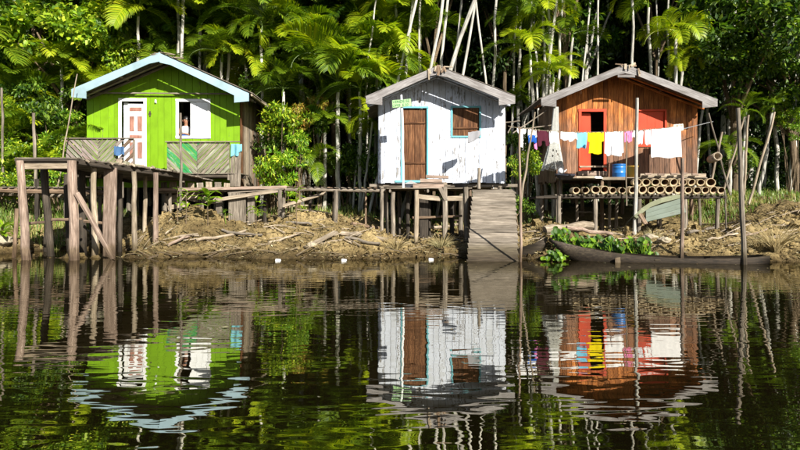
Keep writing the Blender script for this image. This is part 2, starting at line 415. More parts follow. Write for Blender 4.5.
tag(wo, 'dark calm brown river mirroring the houses and the jungle', None, None, 'structure')
# ---------------------------------------------------------------- houses
def vboard(x0, x1, z0, zt0, zt1, y, th, mat, parent, name='plank', inset=.003):
    x0 += inset; x1 -= inset
    w_ = x1 - x0; h0 = zt0 - z0; h1 = zt1 - z0
    bv = min(.006, w_ * .1)
    # local frame: X up, Y towards -x, Z towards the river
    v = []
    for (yy, h) in ((0, h0), (-w_, h1)):
        for zz in (0, th): v.append((0, yy, zz))
        for zz in (0, th): v.append((h, yy, zz))
    # 0:(0,0,0) 1:(0,0,th) 2:(h0,0,0) 3:(h0,0,th) 4:(0,-w,0) 5:(0,-w,th) 6:(h1,-w,0) 7:(h1,-w,th)
    v[1] = (0, -bv, th); v[3] = (h0, -bv, th); v[5] = (0, -w_ + bv, th); v[7] = (h1, -w_ + bv, th)
    v += [(0, 0, th - bv), (h0, 0, th - bv), (0, -w_, th - bv), (h1, -w_, th - bv)]   # 8 9 10 11
    f = [[1, 5, 7, 3], [0, 2, 6, 4], [8, 1, 3, 9], [0, 8, 9, 2], [5, 10, 11, 7], [10, 4, 6, 11], [2, 9, 3, 7, 11, 6], [0, 4, 10, 5, 1, 8]]
    me = mesh_np('plank', v, f, mat)
    m = Matrix(((0, -1, 0, x0), (0, 0, -1, y), (1, 0, 0, z0), (0, 0, 0, 1)))
    return put(name, me, m, parent)
def facade(root, x0, x1, z0, ztop, y, th, step, mat, holes, drop=0.0, name='plank', jit=.0035, rag=0.0):
    """vertical boards between x0 and x1 with openings (hx0,hx1,hz0,hz1)"""
    cuts = {x0, x1}
    for h in holes: cuts.add(h[0]); cuts.add(h[1])
    cuts = sorted(cuts); bs = []
    for a, b in zip(cuts, cuts[1:]):
        n = max(1, round((b - a) / step)); 
        e = [a + (b - a) * k / n for k in range(n + 1)]
        for k in range(1, n): e[k] += random.uniform(-.12, .12) * (b - a) / n
        bs += list(zip(e, e[1:]))
    for a, b in bs:
        zt0, zt1 = ztop(a), ztop(b); mid = (a + b) / 2
        segs = [(z0 + random.uniform(-rag, rag), None)]
        hs = sorted([h for h in holes if h[0] <= mid <= h[1]], key=lambda h: h[2])
        zc = segs[0][0]; yy = y - random.uniform(0, jit)
        for h in hs:
            if h[2] > zc + .02: vboard(a, b, zc, h[2], h[2], yy, th, mat, root, name)
            zc = h[3]
        vboard(a, b, zc, zt0, zt1, yy, th, mat, root, name)
def sidewall(root, x, y0, y1, z0, zt, step, mat, sgn, name='side_plank'):
    y = y0
    while y < y1 - .02:
        b = min(y1, y + step * random.uniform(.85, 1.15))
        a3 = Vector((x + sgn * random.uniform(0, .006), (y + b) / 2, z0 + random.uniform(-.08, .03)))
        plank(a3, a3 + Vector((0, 0, zt - a3.z)), b - y - .006, .022, up=(sgn, 0, 0), name=name, mat=random.choice(mat) if isinstance(mat, list) else mat, parent=root)
        y = b
def frame4(root, x0, x1, z0, z1, y, w_, th, mat, name='window_frame', sill=True, own=True):
    """surround of four boards round an opening; stands proud of the wall"""
    p = root
    def hb(a, b): return plank(a, b, w_, th, up=(0, -1, 0), name=name, mat=mat, parent=p, var=0)
    hb((x0 - w_, y, z1 + w_ / 2), (x1 + w_, y, z1 + w_ / 2))
    if sill: hb((x0 - w_, y, z0 - w_ / 2), (x1 + w_, y, z0 - w_ / 2))
    hb((x0 - w_ / 2, y + .002, z0), (x0 - w_ / 2, y + .002, z1)); hb((x1 + w_ / 2, y + .002, z0), (x1 + w_ / 2, y + .002, z1))
def corrugated(root, a_top, a_bot, y0, y1, mat, n, name='roof_panel'):
    """sheets running from ridge point (x,z) to eave point (x,z), n sheets side by side from y0 to y1"""
    for k in range(n):
        ya = y0 + (y1 - y0) * k / n; yb = y0 + (y1 - y0) * (k + 1) / n + .05
        ov = .006 * (k % 2)
        v = []; f = []; mcount = 22; seg = 3; ex = random.uniform(-.03, .05)
        for t in range(2):
            for s in range(seg + 1):
                q = s / seg
                x = a_top[0] + (a_bot[0] - a_top[0]) * q; z = a_top[1] + (a_bot[1] - a_top[1]) * q
                if s == seg:
                    dx = a_bot[0] - a_top[0]; x += ex * (1 if dx > 0 else -1); z -= ex * .4
                for i in range(mcount + 1):
                    yy = ya + (yb - ya) * i / mcount
                    v.append((x, yy, z + .016 * math.sin(i * 1.9) + ov + (.008 if t == 0 else 0) + mnoise.noise(Vector((x * 2, yy * 2, 0))) * .02))
        o = (seg + 1) * (mcount + 1); r = mcount + 1
        for s in range(seg):
            for i in range(mcount):
                p = s * r + i
                f.append([p, p + 1, p + r + 1, p + r]); f.append([o + p, o + p + r, o + p + r + 1, o + p + 1])
        for i in range(mcount):
            f.append([i, o + i, o + i + 1, i + 1]); p = seg * r + i; f.append([p, p + 1, o + p + 1, o + p])
        for s in range(seg):
            p = s * r; f.append([p, p + r, o + p + r, o + p]); p = s * r + mcount; f.append([p, o + p, o + p + r, p + r])
        mb = MB(); mb.v = v; mb.f = f; mb.build(name, mat, root)
def bargeboards(root, L_, A, R_, y, h, th, mat, up=(.03, 0)):
    """two sloping boards from the ridge A to the eaves L_, R_ (x,z of the top edge) at front y"""
    A00 = A
    for (E, s) in ((L_, -1), (R_, 1)):
        uu = up[0] if s < 0 else up[1]; E = (E[0], E[1] + uu); A = (A00[0], A00[1] + uu); y += .004 * (s > 0)
        dx = E[0] - A[0]; dz = E[1] - A[1]; ln = math.hypot(dx, dz)
        poly = [(A[0], A[1]), (A[0], A[1] - h * 1.08), (A[0] + dx * .12, A[1] + dz * .05 - h * 1.12), (E[0] - s * .42, E[1] - dz / abs(dx) * .42 - h + 0 * dz), (E[0] - s * .42, E[1] - h - .02), (E[0], E[1] - h + .02), (E[0], E[1])]
        if s > 0: poly = poly
        else: poly = poly[::-1]
        org = Vector((A[0], y, A[1]))
        ux = Vector((dx, 0, dz)).normalized()
        fr = frame_x(org, org + ux, up=(0, -1, 0))
        inv = fr.inverted()
        mb = MB(); mb.prism(poly, y, y + th)
        mb.v = [tuple(inv @ Vector(p)) for p in mb.v]
        put('bargeboard', mb.mesh('bargeboard', mat), fr, root)
def roof_z(Lf, A, Rr):
    def f(x):
        if x < A[0]: return A[1] + (x - A[0]) * (Lf[1] - A[1]) / (Lf[0] - A[0])
        return A[1] + (x - A[0]) * (Rr[1] - A[1]) / (Rr[0] - A[0])
    return f
def pt(px, py, d):
    p = W(px, py, d); return (p.x, p.z)

def stilts(root, pts, ztop, r, mat, name='stilt'):
    for (x, y) in pts:
        post((x, y, ground(x, y) - .3), (x + random.uniform(-.03, .03), y, ztop), r * random.uniform(.85, 1.15), None, name, mat, root)

# ===== green house
YG, DG = 15.75, 14.98
Lg, Ag, Rg = pt(72, 90, DG), pt(160, 53, DG), pt(249, 93, DG)
gx0, gx1 = W(87, 0, YG).x, W(240, 0, YG).x
rz = roof_z(Lg, Ag, Rg)
gh = empty('green_house', (W(163, 0, YG).x, YG, 1.6), 'bright green painted wooden house on stilts with pale blue gable trim', 'house')
gd = (W(122, 0, YG).x, W(144, 0, YG).x, 2.0, W(0, 101.5, YG).z)
gw = (W(179, 0, YG).x, W(208, 0, YG).x, W(0, 136, YG).z, W(0, 102, YG).z)
facade(gh, gx0, gx1, 1.62, lambda x: rz(x) - .07, YG, .022, .2, M['green'], [gd, gw])
YE = YG + 5.2
sidewall(gh, gx1, YG + .03, YE, 1.55, rz(gx1) - .08, .21, [M['oldboard'], M['oldboard'], M['greywood'], M['palewood'], M['brownplank']], 1)
sidewall(gh, gx0, YG + .03, YE, 1.62, rz(gx0) - .08, .3, M['greywood'], -1)
mb = MB(); mb.prism([(gx0, 1.62), (gx1, 1.62), (gx1, rz(gx1) - .1), (Ag[0], Ag[1] - .1), (gx0, rz(gx0) - .1)], YE, YE + .03); mb.build('back_wall', M['oldboard'], gh)
mb = MB(); mb.box((gx0 + .03, YG + .03, 1.95), (gx1 - .03, YE - .01, 2.04)); mb.build('floor', M['darkwood'], gh)
corrugated(gh, (Ag[0], Ag[1] + .02), (Lg[0] - .05, Lg[1] + .0), DG + .0, YE + .5, M['roofsheet'], 7)
corrugated(gh, (Ag[0], Ag[1] + .02), (Rg[0] + .08, Rg[1] - .0), DG + .0, YE + .5, M['roofsheet'], 7)
bargeboards(gh, (Lg[0], Lg[1] - .01), (Ag[0], Ag[1] - .01), (Rg[0], Rg[1] - .01), DG - .03, .25, .03, M['bluetrim'])
# tie beams and rafters under the gable
tb = W(0, 93, YG - .1).z
plank((gx0 - .1, YG - .12, tb), (gx1 + .3, YG - .12, tb - .03), .04, .035, up=(0, -1, 0), name='tie_beam', mat=M['greywood'], parent=gh)
for s, E in ((-1, Lg), (1, Rg)):
    for q, yy in ((.0, DG + .42), (0, YG - .06)):
        a = Vector((Ag[0] + s * .02, yy, Ag[1] - .13)); b_ = Vector((E[0], yy, E[1] - .13))
        plank(a, b_, .09, .045, up=(0, 0, 1), name='rafter', mat=M['greywood'], parent=gh)
for xx in (Lg[0] + .1, Rg[0] - .15, (Lg[0] + Ag[0]) / 2, (Rg[0] + Ag[0]) / 2):
    plank((xx, DG, rz(xx) - .09), (xx, YG, rz(xx) - .09), .06, .05, up=(0, 0, 1), name='purlin', mat=M['greywood'], parent=gh)
ztb = Ag[1] - .03
for k in range(9):   # ragged ridge edge
    xx = Ag[0] + random.uniform(-.3, .45)
    plank((xx, DG - .02, rz(xx) + .05), (xx + random.uniform(.1, .3), DG + random.uniform(0, .1), rz(xx) + random.uniform(.02, .06)), .07, .012, up=(0, 0, 1), name='roof_shard', mat=M['palewood'], parent=gh)
plank((Rg[0] + .07, DG + .02, Rg[1] - .03), (Rg[0] + .07, YE + .5, Rg[1] - .05), .05, .11, up=(0, 0, 1), name='eave_board', mat=M['palewood'], parent=gh)
# door: white frame, white leaf with brown panels, opened a little
frame4(gh, gd[0], gd[1], gd[2], gd[3], YG - .03, .09, .035, M['whitetrim'], 'door_frame', sill=False)
dx0, dx1 = W(127, 0, YG).x, W(142.5, 0, YG).x
door = plank(((dx0 + dx1) / 2, YG + .06, 2.05), ((dx0 + dx1) / 2, YG + .06, gd[3] - .06), dx1 - dx0, .035, up=(0, -1, 0), name='door', mat=M['whitetrim'], parent=gh, var=0)
plank(((gd[0] + dx0) / 2, YG + .10, 2.05), ((gd[0] + dx0) / 2, YG + .10, gd[3] - .01), dx0 - gd[0] - .01, .03, up=(0, -1, 0), name='door_side_board', mat=M['whitetrim'], parent=gh, var=0)
def dpanel(px0, px1, py0, py1):
    a = W((px0 + px1) / 2, py1, YG); b_ = W((px0 + px1) / 2, py0, YG); a.y = b_.y = YG + .034
    plank(a, b_, (px1 - px0) / F * YG, .018, up=(0, -1, 0), name='door_panel', mat=M['doorpanel'], parent=door, var=0)
for q in ((129, 141, 107, 110.5), (129, 133.5, 116, 131), (137, 141.5, 116, 131), (129, 141.5, 135, 138), (129, 133.5, 142, 158), (137, 141.5, 142, 158)): dpanel(*q)
# window: open left half, white shutter on the right half
frame4(gh, gw[0], gw[1], gw[2], gw[3], YG - .03, .085, .035, M['whitetrim'], 'window_frame')
sx0 = W(190.5, 0, YG).x
for k in range(3):
    a = sx0 + (gw[1] - sx0) * (k + .5) / 3
    plank((a, YG + .0, gw[2] + .01), (a, YG + .0, gw[3] - .01), (gw[1] - sx0) / 3 - .003, .022, up=(0, -1, 0), name='shutter_board', mat=M['whitetrim'], parent=gh, var=k)
# wall lamp holder and a dark latch on the wall
p = W(156.5, 101, YG); mb = MB(); mb.tube([(p.x, YG - .02, p.z - .07), (p.x, YG - .06, p.z - .05), (p.x, YG - .06, p.z + .03)], [.025, .03, .022], 8); mb.build('lamp_holder', M['whitetrim'], gh)
p = W(150.5, 114, YG); mb = MB(); mb.box((p.x - .02, YG - .04, p.z - .08), (p.x + .02, YG - .02, p.z + .08)); mb.box((p.x - .035, YG - .045, p.z - .02), (p.x + .035, YG - .025, p.z + .02)); mb.build('latch', M['darkwood'], gh)
stilts(gh, [(gx0 + .1 + k * (gx1 - gx0 - .2) / 4, yy) for k in range(5) for yy in (YG + .1, YG + 2.6, YE - .1)], 1.95, .07, M['greywood'])

# ===== porch of the green house: its deck boards, panels of slanting planks
PY = 14.8
px0, px1 = W(66, 0, PY).x, W(240, 0, PY).x
for k in range(int((px1 - px0) / .17)):
    xx = px0 + .085 + k * .17
    plank((xx, PY + .0, 1.99), (xx, YG - .03, 1.99), .16, .03, name='floor_plank', mat=M['greywood'], parent=gh)
for yy in (PY + .06, PY + .6):
    plank((px0, yy, 1.92), (px1, yy, 1.92), .05, .1, name='joist', mat=M['darkwood'], parent=gh)
stilts(gh, [(px0 + .2, PY + .1), (px0 + 1.5, PY + .1), (px1 - 1.7, PY + .1), (px1 - .1, PY + .1)], 1.88, .065, M['greywood'], 'porch_stilt')

def clip(poly, x0, x1, z0, z1):
    def cut(poly, ins, inter):
        o = []
        for i, p in enumerate(poly):
            q = poly[(i + 1) % len(poly)]
            if ins(p): o.append(p)
            if ins(p) != ins(q): o.append(inter(p, q))
        return o
    def X(c): return lambda p, q: (c, p[1] + (q[1] - p[1]) * (c - p[0]) / (q[0] - p[0]))
    def Z(c): return lambda p, q: (p[0] + (q[0] - p[0]) * (c - p[1]) / (q[1] - p[1]), c)
    for ins, it in ((lambda p: p[0] >= x0, X(x0)), (lambda p: p[0] <= x1, X(x1)), (lambda p: p[1] >= z0, Z(z0)), (lambda p: p[1] <= z1, Z(z1))):
        if len(poly) < 3: return []
        poly = cut(poly, ins, it)
    return poly
def slant_panel(parent, x0, x1, z0, z1, y, ang, pitch, wd, mats, th=.02, phase=0.0, name='slat'):
    """planks at an angle (degrees from the x axis), trimmed to the rectangle"""
    c, s = math.cos(R(ang)), math.sin(R(ang)); k = -40
    cx, cz = x0, z0
    idx = 0
    n0 = []
    for k in range(-60, 60):
        off = (k + phase) * pitch
        ox, oz = cx - s * off, cz + c * off
        a = (ox - c * 6, oz - s * 6); b_ = (ox + c * 6, oz + s * 6)
        hw = wd / 2 * random.uniform(.9, 1.0)
        poly = [(a[0] + s * hw, a[1] - c * hw), (b_[0] + s * hw, b_[1] - c * hw), (b_[0] - s * hw, b_[1] + c * hw), (a[0] - s * hw, a[1] + c * hw)]
        poly = clip(poly, x0, x1, z0, z1)
        if len(poly) < 3: continue
        # drop slivers
        ar = 0
        for i in range(len(poly)):
            p, q = poly[i], poly[(i + 1) % len(poly)]; ar += p[0] * q[1] - q[0] * p[1]
        if abs(ar) / 2 < .0015: continue
        if ar < 0: poly = poly[::-1]
        yy = y + random.uniform(-.006, .004)
        org = Vector((sum(p[0] for p in poly) / len(poly), yy, sum(p[1] for p in poly) / len(poly)))
        fr = frame_x(org, org + Vector((c, 0, s)), up=(0, -1, 0)); inv = fr.inverted()
        mb = MB(); mb.prism(poly, yy, yy + th); mb.v = [tuple(inv @ Vector(p)) for p in mb.v]
        mt = mats[idx % len(mats)] if not callable(mats) else mats(idx)
        put(name, mb.mesh(name, mt), fr, parent); idx += 1
def X_(px): return W(px, 0, PY).x
zt, zb = W(0, 139, PY).z, W(0, 171, PY).z
rl = empty('porch_railing', (X_(105), PY, 1.99), 'weathered pinkish and olive porch railing of slanting boards in front of the panelled door', 'railing')
slant_panel(rl, X_(66), X_(82), zb, zt, PY, -45, .105, .078, [M['rail_pink'], M['rail_pale'], M['rail_pink']])
slant_panel(rl, X_(82), X_(98), zb, zt, PY, -45, .105, .085, [M['rail_pink'], M['rail_pink'], M['rail_olive']], phase=.4)
slant_panel(rl, X_(98), X_(116), zb, zt, PY, 45, .10, .085, [M['rail_olive'], M['rail_pale'], M['rail_olive']])
slant_panel(rl, X_(116), X_(133), zb, zt, PY, 45, .17, .09, [M['oldboard'], M['rail_pink']])
plank((X_(65), PY - .02, zt + .015), (X_(134), PY - .02, zt + .015), .05, .035, up=(0, 0, 1), name='top_rail', mat=M['greywood'], parent=rl)
for q in (67, 82, 98, 116, 133): plank((X_(q), PY + .045, 1.95), (X_(q), PY + .045, zt), .06, .045, up=(0, -1, 0), name='baluster', mat=M['greywood'], parent=rl)
zt2, zb2 = W(0, 142.5, PY).z, W(0, 174, PY).z
r2 = empty('porch_railing', (X_(200), PY, 1.99), 'porch panel of boards in V shapes with green stripes under the open window', 'railing')
def gmat(i): return [M['rail_pale'], M['rail_green'], M['rail_olive'], M['rail_pale'], M['rail_green'], M['rail_pale']][i % 6]
slant_panel(r2, X_(167), X_(197), zb2, zt2, PY, -45, .10, .088, lambda i: M['rail_green'] if i in (4, 5, 9, 10, 13) else (M['rail_pale'] if i % 2 else M['rail_olive']))
slant_panel(r2, X_(197.3), X_(229), zb2, zt2, PY, 45, .10, .088, lambda i: M['rail_green'] if i in (12, 13) else (M['rail_olive'], M['rail_pale'], M['greywood'])[i % 3], phase=.2)
plank((X_(166), PY - .02, zt2 + .015), (X_(240), PY - .02, zt2 + .02), .05, .035, up=(0, 0, 1), name='top_rail', mat=M['greywood'], parent=r2)
for q in (168, 197, 228): plank((X_(q), PY + .045, 1.8), (X_(q), PY + .045, zt2), .06, .045, up=(0, -1, 0), name='baluster', mat=M['greywood'], parent=r2)
for q in (231.5, 235.5, 239): plank((X_(q), PY + random.uniform(-.03, .05), 1.62), (X_(q + .4), PY + .02, zt2 - .02 - random.random() * .06), .10, .03, up=(0, -1, 0), name='end_board', mat=M['greywood'], parent=r2)

# ===== white house
YW, DW = 14.05, 13.38
Lw, Aw, Rw = pt(366, 97, DW), pt(438.5, 66.5, DW), pt(515, 96, DW)
wx0, wx1 = W(378.5, 0, YW).x, W(505, 0, YW).x
rzw = roof_z(Lw, Aw, Rw)
wh = empty('white_house', (W(441, 0, YW).x, YW, 1.68), 'small white weathered board house on stilts behind the plank ramp', 'house')
wd_ = (W(402.5, 0, YW).x, W(426.5, 0, YW).x, 1.75, W(0, 108.5, YW).z)
ww = (W(452.5, 0, YW).x, W(479, 0, YW).x, W(0, 136, YW).z, W(0, 108, YW).z)
facade(wh, wx0, wx1, W(0, 183, YW).z, lambda x: rzw(x) - .07, YW, .022, .165, M['white'], [wd_, ww], rag=.015)
YE = YW + 4.2
sidewall(wh, wx1, YW + .03, YE, 1.66, rzw(wx1) - .08, .25, M['white'], 1)
sidewall(wh, wx0, YW + .03, YE, 1.66, rzw(wx0) - .08, .25, M['white'], -1)
mb = MB(); mb.prism([(wx0, 1.66), (wx1, 1.66), (wx1, rzw(wx1) - .1), (Aw[0], Aw[1] - .1), (wx0, rzw(wx0) - .1)], YE, YE + .03); mb.build('back_wall', M['greywood'], wh)
mb = MB(); mb.box((wx0 + .03, YW + .03, 1.66), (wx1 - .03, YE - .01, 1.74)); mb.build('floor', M['darkwood'], wh)
corrugated(wh, (Aw[0], Aw[1] + .02), (Lw[0] - .03, Lw[1]), DW, YE + .4, M['roofsheet'], 6)
corrugated(wh, (Aw[0], Aw[1] + .02), (Rw[0] + .03, Rw[1]), DW, YE + .4, M['roofsheet'], 6)
bargeboards(wh, (Lw[0], Lw[1] - .01), (Aw[0], Aw[1] - .01), (Rw[0], Rw[1] - .01), DW - .03, .21, .03, M['fascia'])
for s, E in ((-1, Lw), (1, Rw)):
    for yy in (DW + .33, YW - .06):
        plank((Aw[0] + s * .02, yy, Aw[1] - .13), (E[0], yy, E[1] - .13), .08, .045, name='rafter', mat=M['white'], parent=wh)
for xx in (Lw[0] + .12, Rw[0] - .12, (Lw[0] + Aw[0]) / 2, (Rw[0] + Aw[0]) / 2, Aw[0]):
    plank((xx, DW, rzw(xx) - .09), (xx, YW, rzw(xx) - .09), .06, .05, name='purlin', mat=M['greywood'], parent=wh)
for k in range(10):
    xx = Aw[0] + random.uniform(-.28, .25); a = Vector((xx, DW - .06, rzw(xx) + .03))
    dn = random.random() < .6
    b_ = a + (Vector((random.uniform(-.08, .08), -.02, random.uniform(-.3, -.12))) if dn else Vector((random.uniform(-.25, .25), .05, random.uniform(-.02, .07))))
    plank(a, b_, random.uniform(.03, .07), .01, up=(0, -1, 0), name='ridge_shard', mat=M['palewood'] if k % 2 else M['oldboard'], parent=wh)
# door
n = 4
for k in range(n):
    a = wd_[0] + (wd_[1] - wd_[0]) * (k + .5) / n
    plank((a, YW + .03, wd_[2]), (a, YW + .03, wd_[3] - .02), (wd_[1] - wd_[0]) / n - .004, .024, up=(0, -1, 0), name='door_board', mat=M['brownplank'], parent=wh, var=k % 3)
for zz in (W(0, 123, YW).z, W(0, 163, YW).z):
    plank((wd_[0] + .03, YW - .0, zz), (wd_[1] - .03, YW - .0, zz), .045, .02, up=(0, -1, 0), name='door_batten', mat=M['brownplank'], parent=wh)
fr_y = YW - .032
def tealbar(a, b): plank(a, b, .05, .03, up=(0, -1, 0), name='door_frame', mat=M['teal'], parent=wh, var=0)
tealbar((wd_[0] - .05, fr_y, wd_[3] + .025), (wd_[1] + .05, fr_y, wd_[3] + .025)); tealbar((wd_[1] + .025, fr_y + .002, wd_[2] - .05), (wd_[1] + .025, fr_y + .002, wd_[3])); tealbar((wd_[0] - .025, fr_y + .002, wd_[2] - .05), (wd_[0] - .025, fr_y + .002, wd_[3]))
plank((wd_[0] - .2, YW - .035, 1.72), (wd_[1] + .1, YW - .035, 1.72), .06, .035, up=(0, -1, 0), name='door_sill', mat=M['teal'], parent=wh, var=0)
# window shutters of brown boards
frame4(wh, ww[0], ww[1], ww[2], ww[3], fr_y, .05, .03, M['teal'])
for k in range(5):
    a = ww[0] + (ww[1] - ww[0]) * (k + .5) / 5
    plank((a, YW + .03, ww[2]), (a, YW + .03, ww[3]), (ww[1] - ww[0]) / 5 - .004, .022, up=(0, -1, 0), name='shutter_board', mat=M['brownplank'], parent=wh, var=k % 3)
zz = W(0, 128, YW).z
plank((ww[0] + .02, YW, zz), (ww[1] - .02, YW, zz), .035, .02, up=(0, -1, 0), name='shutter_batten', mat=M['brownplank'], parent=wh)
stilts(wh, [(wx0 + .1 + k * (wx1 - wx0 - .2) / 3, yy) for k in range(4) for yy in (YW + .12, YW + 2.1, YE - .1)], 1.66, .065, M['greywood'])
for yy in (YW + .1, YW + 2.1, YE - .2):
    plank((wx0 - .25, yy, 1.61), (wx1 + .35, yy, 1.61), .08, .09, name='floor_beam', mat=M['greywood'], parent=wh)

# ===== red-brown house
YR, DR = 15.2, 14.5
Lr, Ar, Rr = pt(541, 99, DR), pt(625, 65.5, DR), pt(717, 100, DR)
rx0, rx1 = W(556, 0, YR).x, W(697, 0, YR).x
rzr = roof_z(Lr, Ar, Rr)
rh = empty('brown_house', (W(626, 0, YR).x, YR, 1.9), 'reddish brown plank house with orange door and window shutter behind the washing', 'house')
rd = (W(581, 0, YR).x, W(603, 0, YR).x, W(0, 172, YR).z, W(0, 112, YR).z)
rw = (W(638, 0, YR).x, W(664, 0, YR).x, W(0, 145, YR).z, W(0, 111.5, YR).z)
facade(rh, rx0, rx1, W(0, 178, YR).z, lambda x: rzr(x) - .07, YR, .022, .155, M['redboard'], [rd, rw], rag=.02, jit=.008)
YE = YR + 1.9
sidewall(rh, rx1, YR + .03, YE, 1.8, rzr(rx1) - .08, .25, M['redboard'], 1)
sidewall(rh, rx0, YR + .03, YE, 1.8, rzr(rx0) - .08, .22, M['oldboard'], -1)
mb = MB(); mb.prism([(rx0, 1.8), (rx1, 1.8), (rx1, rzr(rx1) - .1), (Ar[0], Ar[1] - .1), (rx0, rzr(rx0) - .1)], YE, YE + .03); mb.build('back_wall', M['oldboard'], rh)
mb = MB(); mb.box((rx0 + .03, YR + .03, 1.86), (rx1 - .03, YE - .01, 1.95)); mb.build('floor', M['darkwood'], rh)
corrugated(rh, (Ar[0], Ar[1] + .02), (Lr[0] - .03, Lr[1]), DR, YE + .2, M['roofsheet'], 4)
corrugated(rh, (Ar[0], Ar[1] + .02), (Rr[0] + .03, Rr[1]), DR, YE + .2, M['roofsheet'], 4)
bargeboards(rh, (Lr[0], Lr[1] - .01), (Ar[0], Ar[1] - .01), (Rr[0], Rr[1] - .01), DR - .03, .225, .03, M['fascia'], (.03, .03))
for s, E in ((-1, Lr), (1, Rr)):
    for yy in (DR + .35, YR - .06):
        plank((Ar[0] + s * .02, yy, Ar[1] - .13), (E[0], yy, E[1] - .13), .08, .045, name='rafter', mat=M['redboard'], parent=rh)
for xx in (Lr[0] + .12, Rr[0] - .12, (Lr[0] + Ar[0]) / 2, (Rr[0] + Ar[0]) / 2, Ar[0]):
    plank((xx, DR, rzr(xx) - .09), (xx, YR, rzr(xx) - .09), .06, .05, name='purlin', mat=M['oldboard'], parent=rh)
mb = MB(); mb.prism([(Ar[0] - .22, Ar[1] - .34), (Ar[0] + .26, Ar[1] - .34), (Ar[0] + .26, Ar[1] - .27), (Ar[0] - .22, Ar[1] - .27)], DR - .045, DR - .033); mb.build('ridge_plate', M['fascia'], rh)
for k in range(9):
    xx = Ar[0] + random.uniform(-.35, .35); a = Vector((xx, DR - .06, rzr(xx) + .03))
    b_ = a + (Vector((random.uniform(-.08, .08), -.02, random.uniform(-.22, -.1))) if k % 2 else Vector((random.uniform(-.25, .25), .05, random.uniform(-.02, .08))))
    plank(a, b_, random.uniform(.03, .07), .01, up=(0, -1, 0), name='ridge_shard', mat=M['palewood'] if k % 3 else M['oldboard'], parent=rh)
def redbar(a, b, w_=.085): plank(a, b, w_, .03, up=(0, -1, 0), name='door_frame', mat=M['red'], parent=rh, var=0)
ry = YR - .036
redbar((rd[0] - .085, ry, rd[3] + .043), (rd[1] + .085, ry, rd[3] + .043)); redbar((rd[0] - .042, ry + .002, rd[2]), (rd[0] - .042, ry + .002, rd[3])); redbar((rd[1] + .042, ry + .002, rd[2]), (rd[1] + .042, ry + .002, rd[3]))
# the left leaf closed, the right part open on the dark room
lx1 = W(592, 0, YR).x
dl = plank(((rd[0] + lx1) / 2, YR + .10, rd[2] + .02), ((rd[0] + lx1) / 2, YR + .10, rd[3] - .02), lx1 - rd[0], .03, up=(0, -1, 0), name='door', mat=M['red'], parent=rh, var=0)
plank((rd[0] + .03, YR + .065, rd[3] - .5), (rd[0] + .03, YR + .065, rd[2] + .3), .03, .02, up=(0, -1, 0), name='door_edge', mat=M['red'], parent=dl, var=0)
plank((W(579, 0, YR).x, YR - .06, W(0, 167, YR).z), (W(606, 0, YR).x, YR - .06, W(0, 166.6, YR).z), .05, .03, up=(0, -1, 0), name='threshold_rail', mat=M['palewood'], parent=rh)
plank((W(577, 0, YR).x, YR - .07, W(0, 173.5, YR).z), (W(606, 0, YR).x, YR - .07, W(0, 173.5, YR).z), .13, .03, up=(0, -1, 0), name='door_sill', mat=M['pinkwood'], parent=rh)
for k in range(3):
    a = rw[0] + (rw[1] - rw[0]) * (k + .5) / 3
    plank((a, YR + .012, rw[2]), (a, YR + .012, rw[3]), (rw[1] - rw[0]) / 3 - .003, .022, up=(0, -1, 0), name='shutter_board', mat=M['red'], parent=rh, var=k % 3)
def rbar(a, b): plank(a, b, .06, .03, up=(0, -1, 0), name='window_frame', mat=M['red'], parent=rh, var=0)
rbar((rw[0] - .05, ry, rw[3] + .03), (rw[1] + .05, ry, rw[3] + .03)); rbar((rw[0] - .03, ry + .002, rw[2]), (rw[0] - .03, ry + .002, rw[3])); rbar((rw[1] + .03, ry + .002, rw[2]), (rw[1] + .03, ry + .002, rw[3])); rbar((rw[0] - .05, ry, rw[2] - .03), (rw[1] + .05, ry, rw[2] - .03))
stilts(rh, [(rx0 + .1 + k * (rx1 - rx0 - .2) / 3, yy) for k in range(4) for yy in (YR + .12, YE - .1)], 1.86, .065, M['oldboard'])
# front platform of slats with gaps (light falls through in streaks)
FY0, FY1 = 13.4, 15.1
zl = W(0, 194.5, FY0).z
x0, x1 = W(556, 0, FY0).x, W(724, 0, FY0).x
k = 0; xx = x0
while xx < x1:
    w_ = random.uniform(.05, .085)
    plank((xx, FY0 - random.uniform(0, .06), zl - .012), (xx + random.uniform(-.02, .02), FY1, zl - .012), w_, .02, name='platform_slat', mat=M['greywood'], parent=rh)
    xx += w_ + random.uniform(.02, .09)
for yy in (FY0 + .05, FY0 + .85, FY1 - .1):
    plank((x0 - .3, yy, zl - .065), (x1 + .1, yy, zl - .065), .06, .07, name='platform_beam', mat=M['darkwood'], parent=rh)
stilts(rh, [(W(q, 0, FY0).x, yy) for q in (558, 597, 640, 687, 719) for yy in (FY0 + .1, FY1 - .2)], zl - .1, .05, M['greywood'], 'platform_stilt')
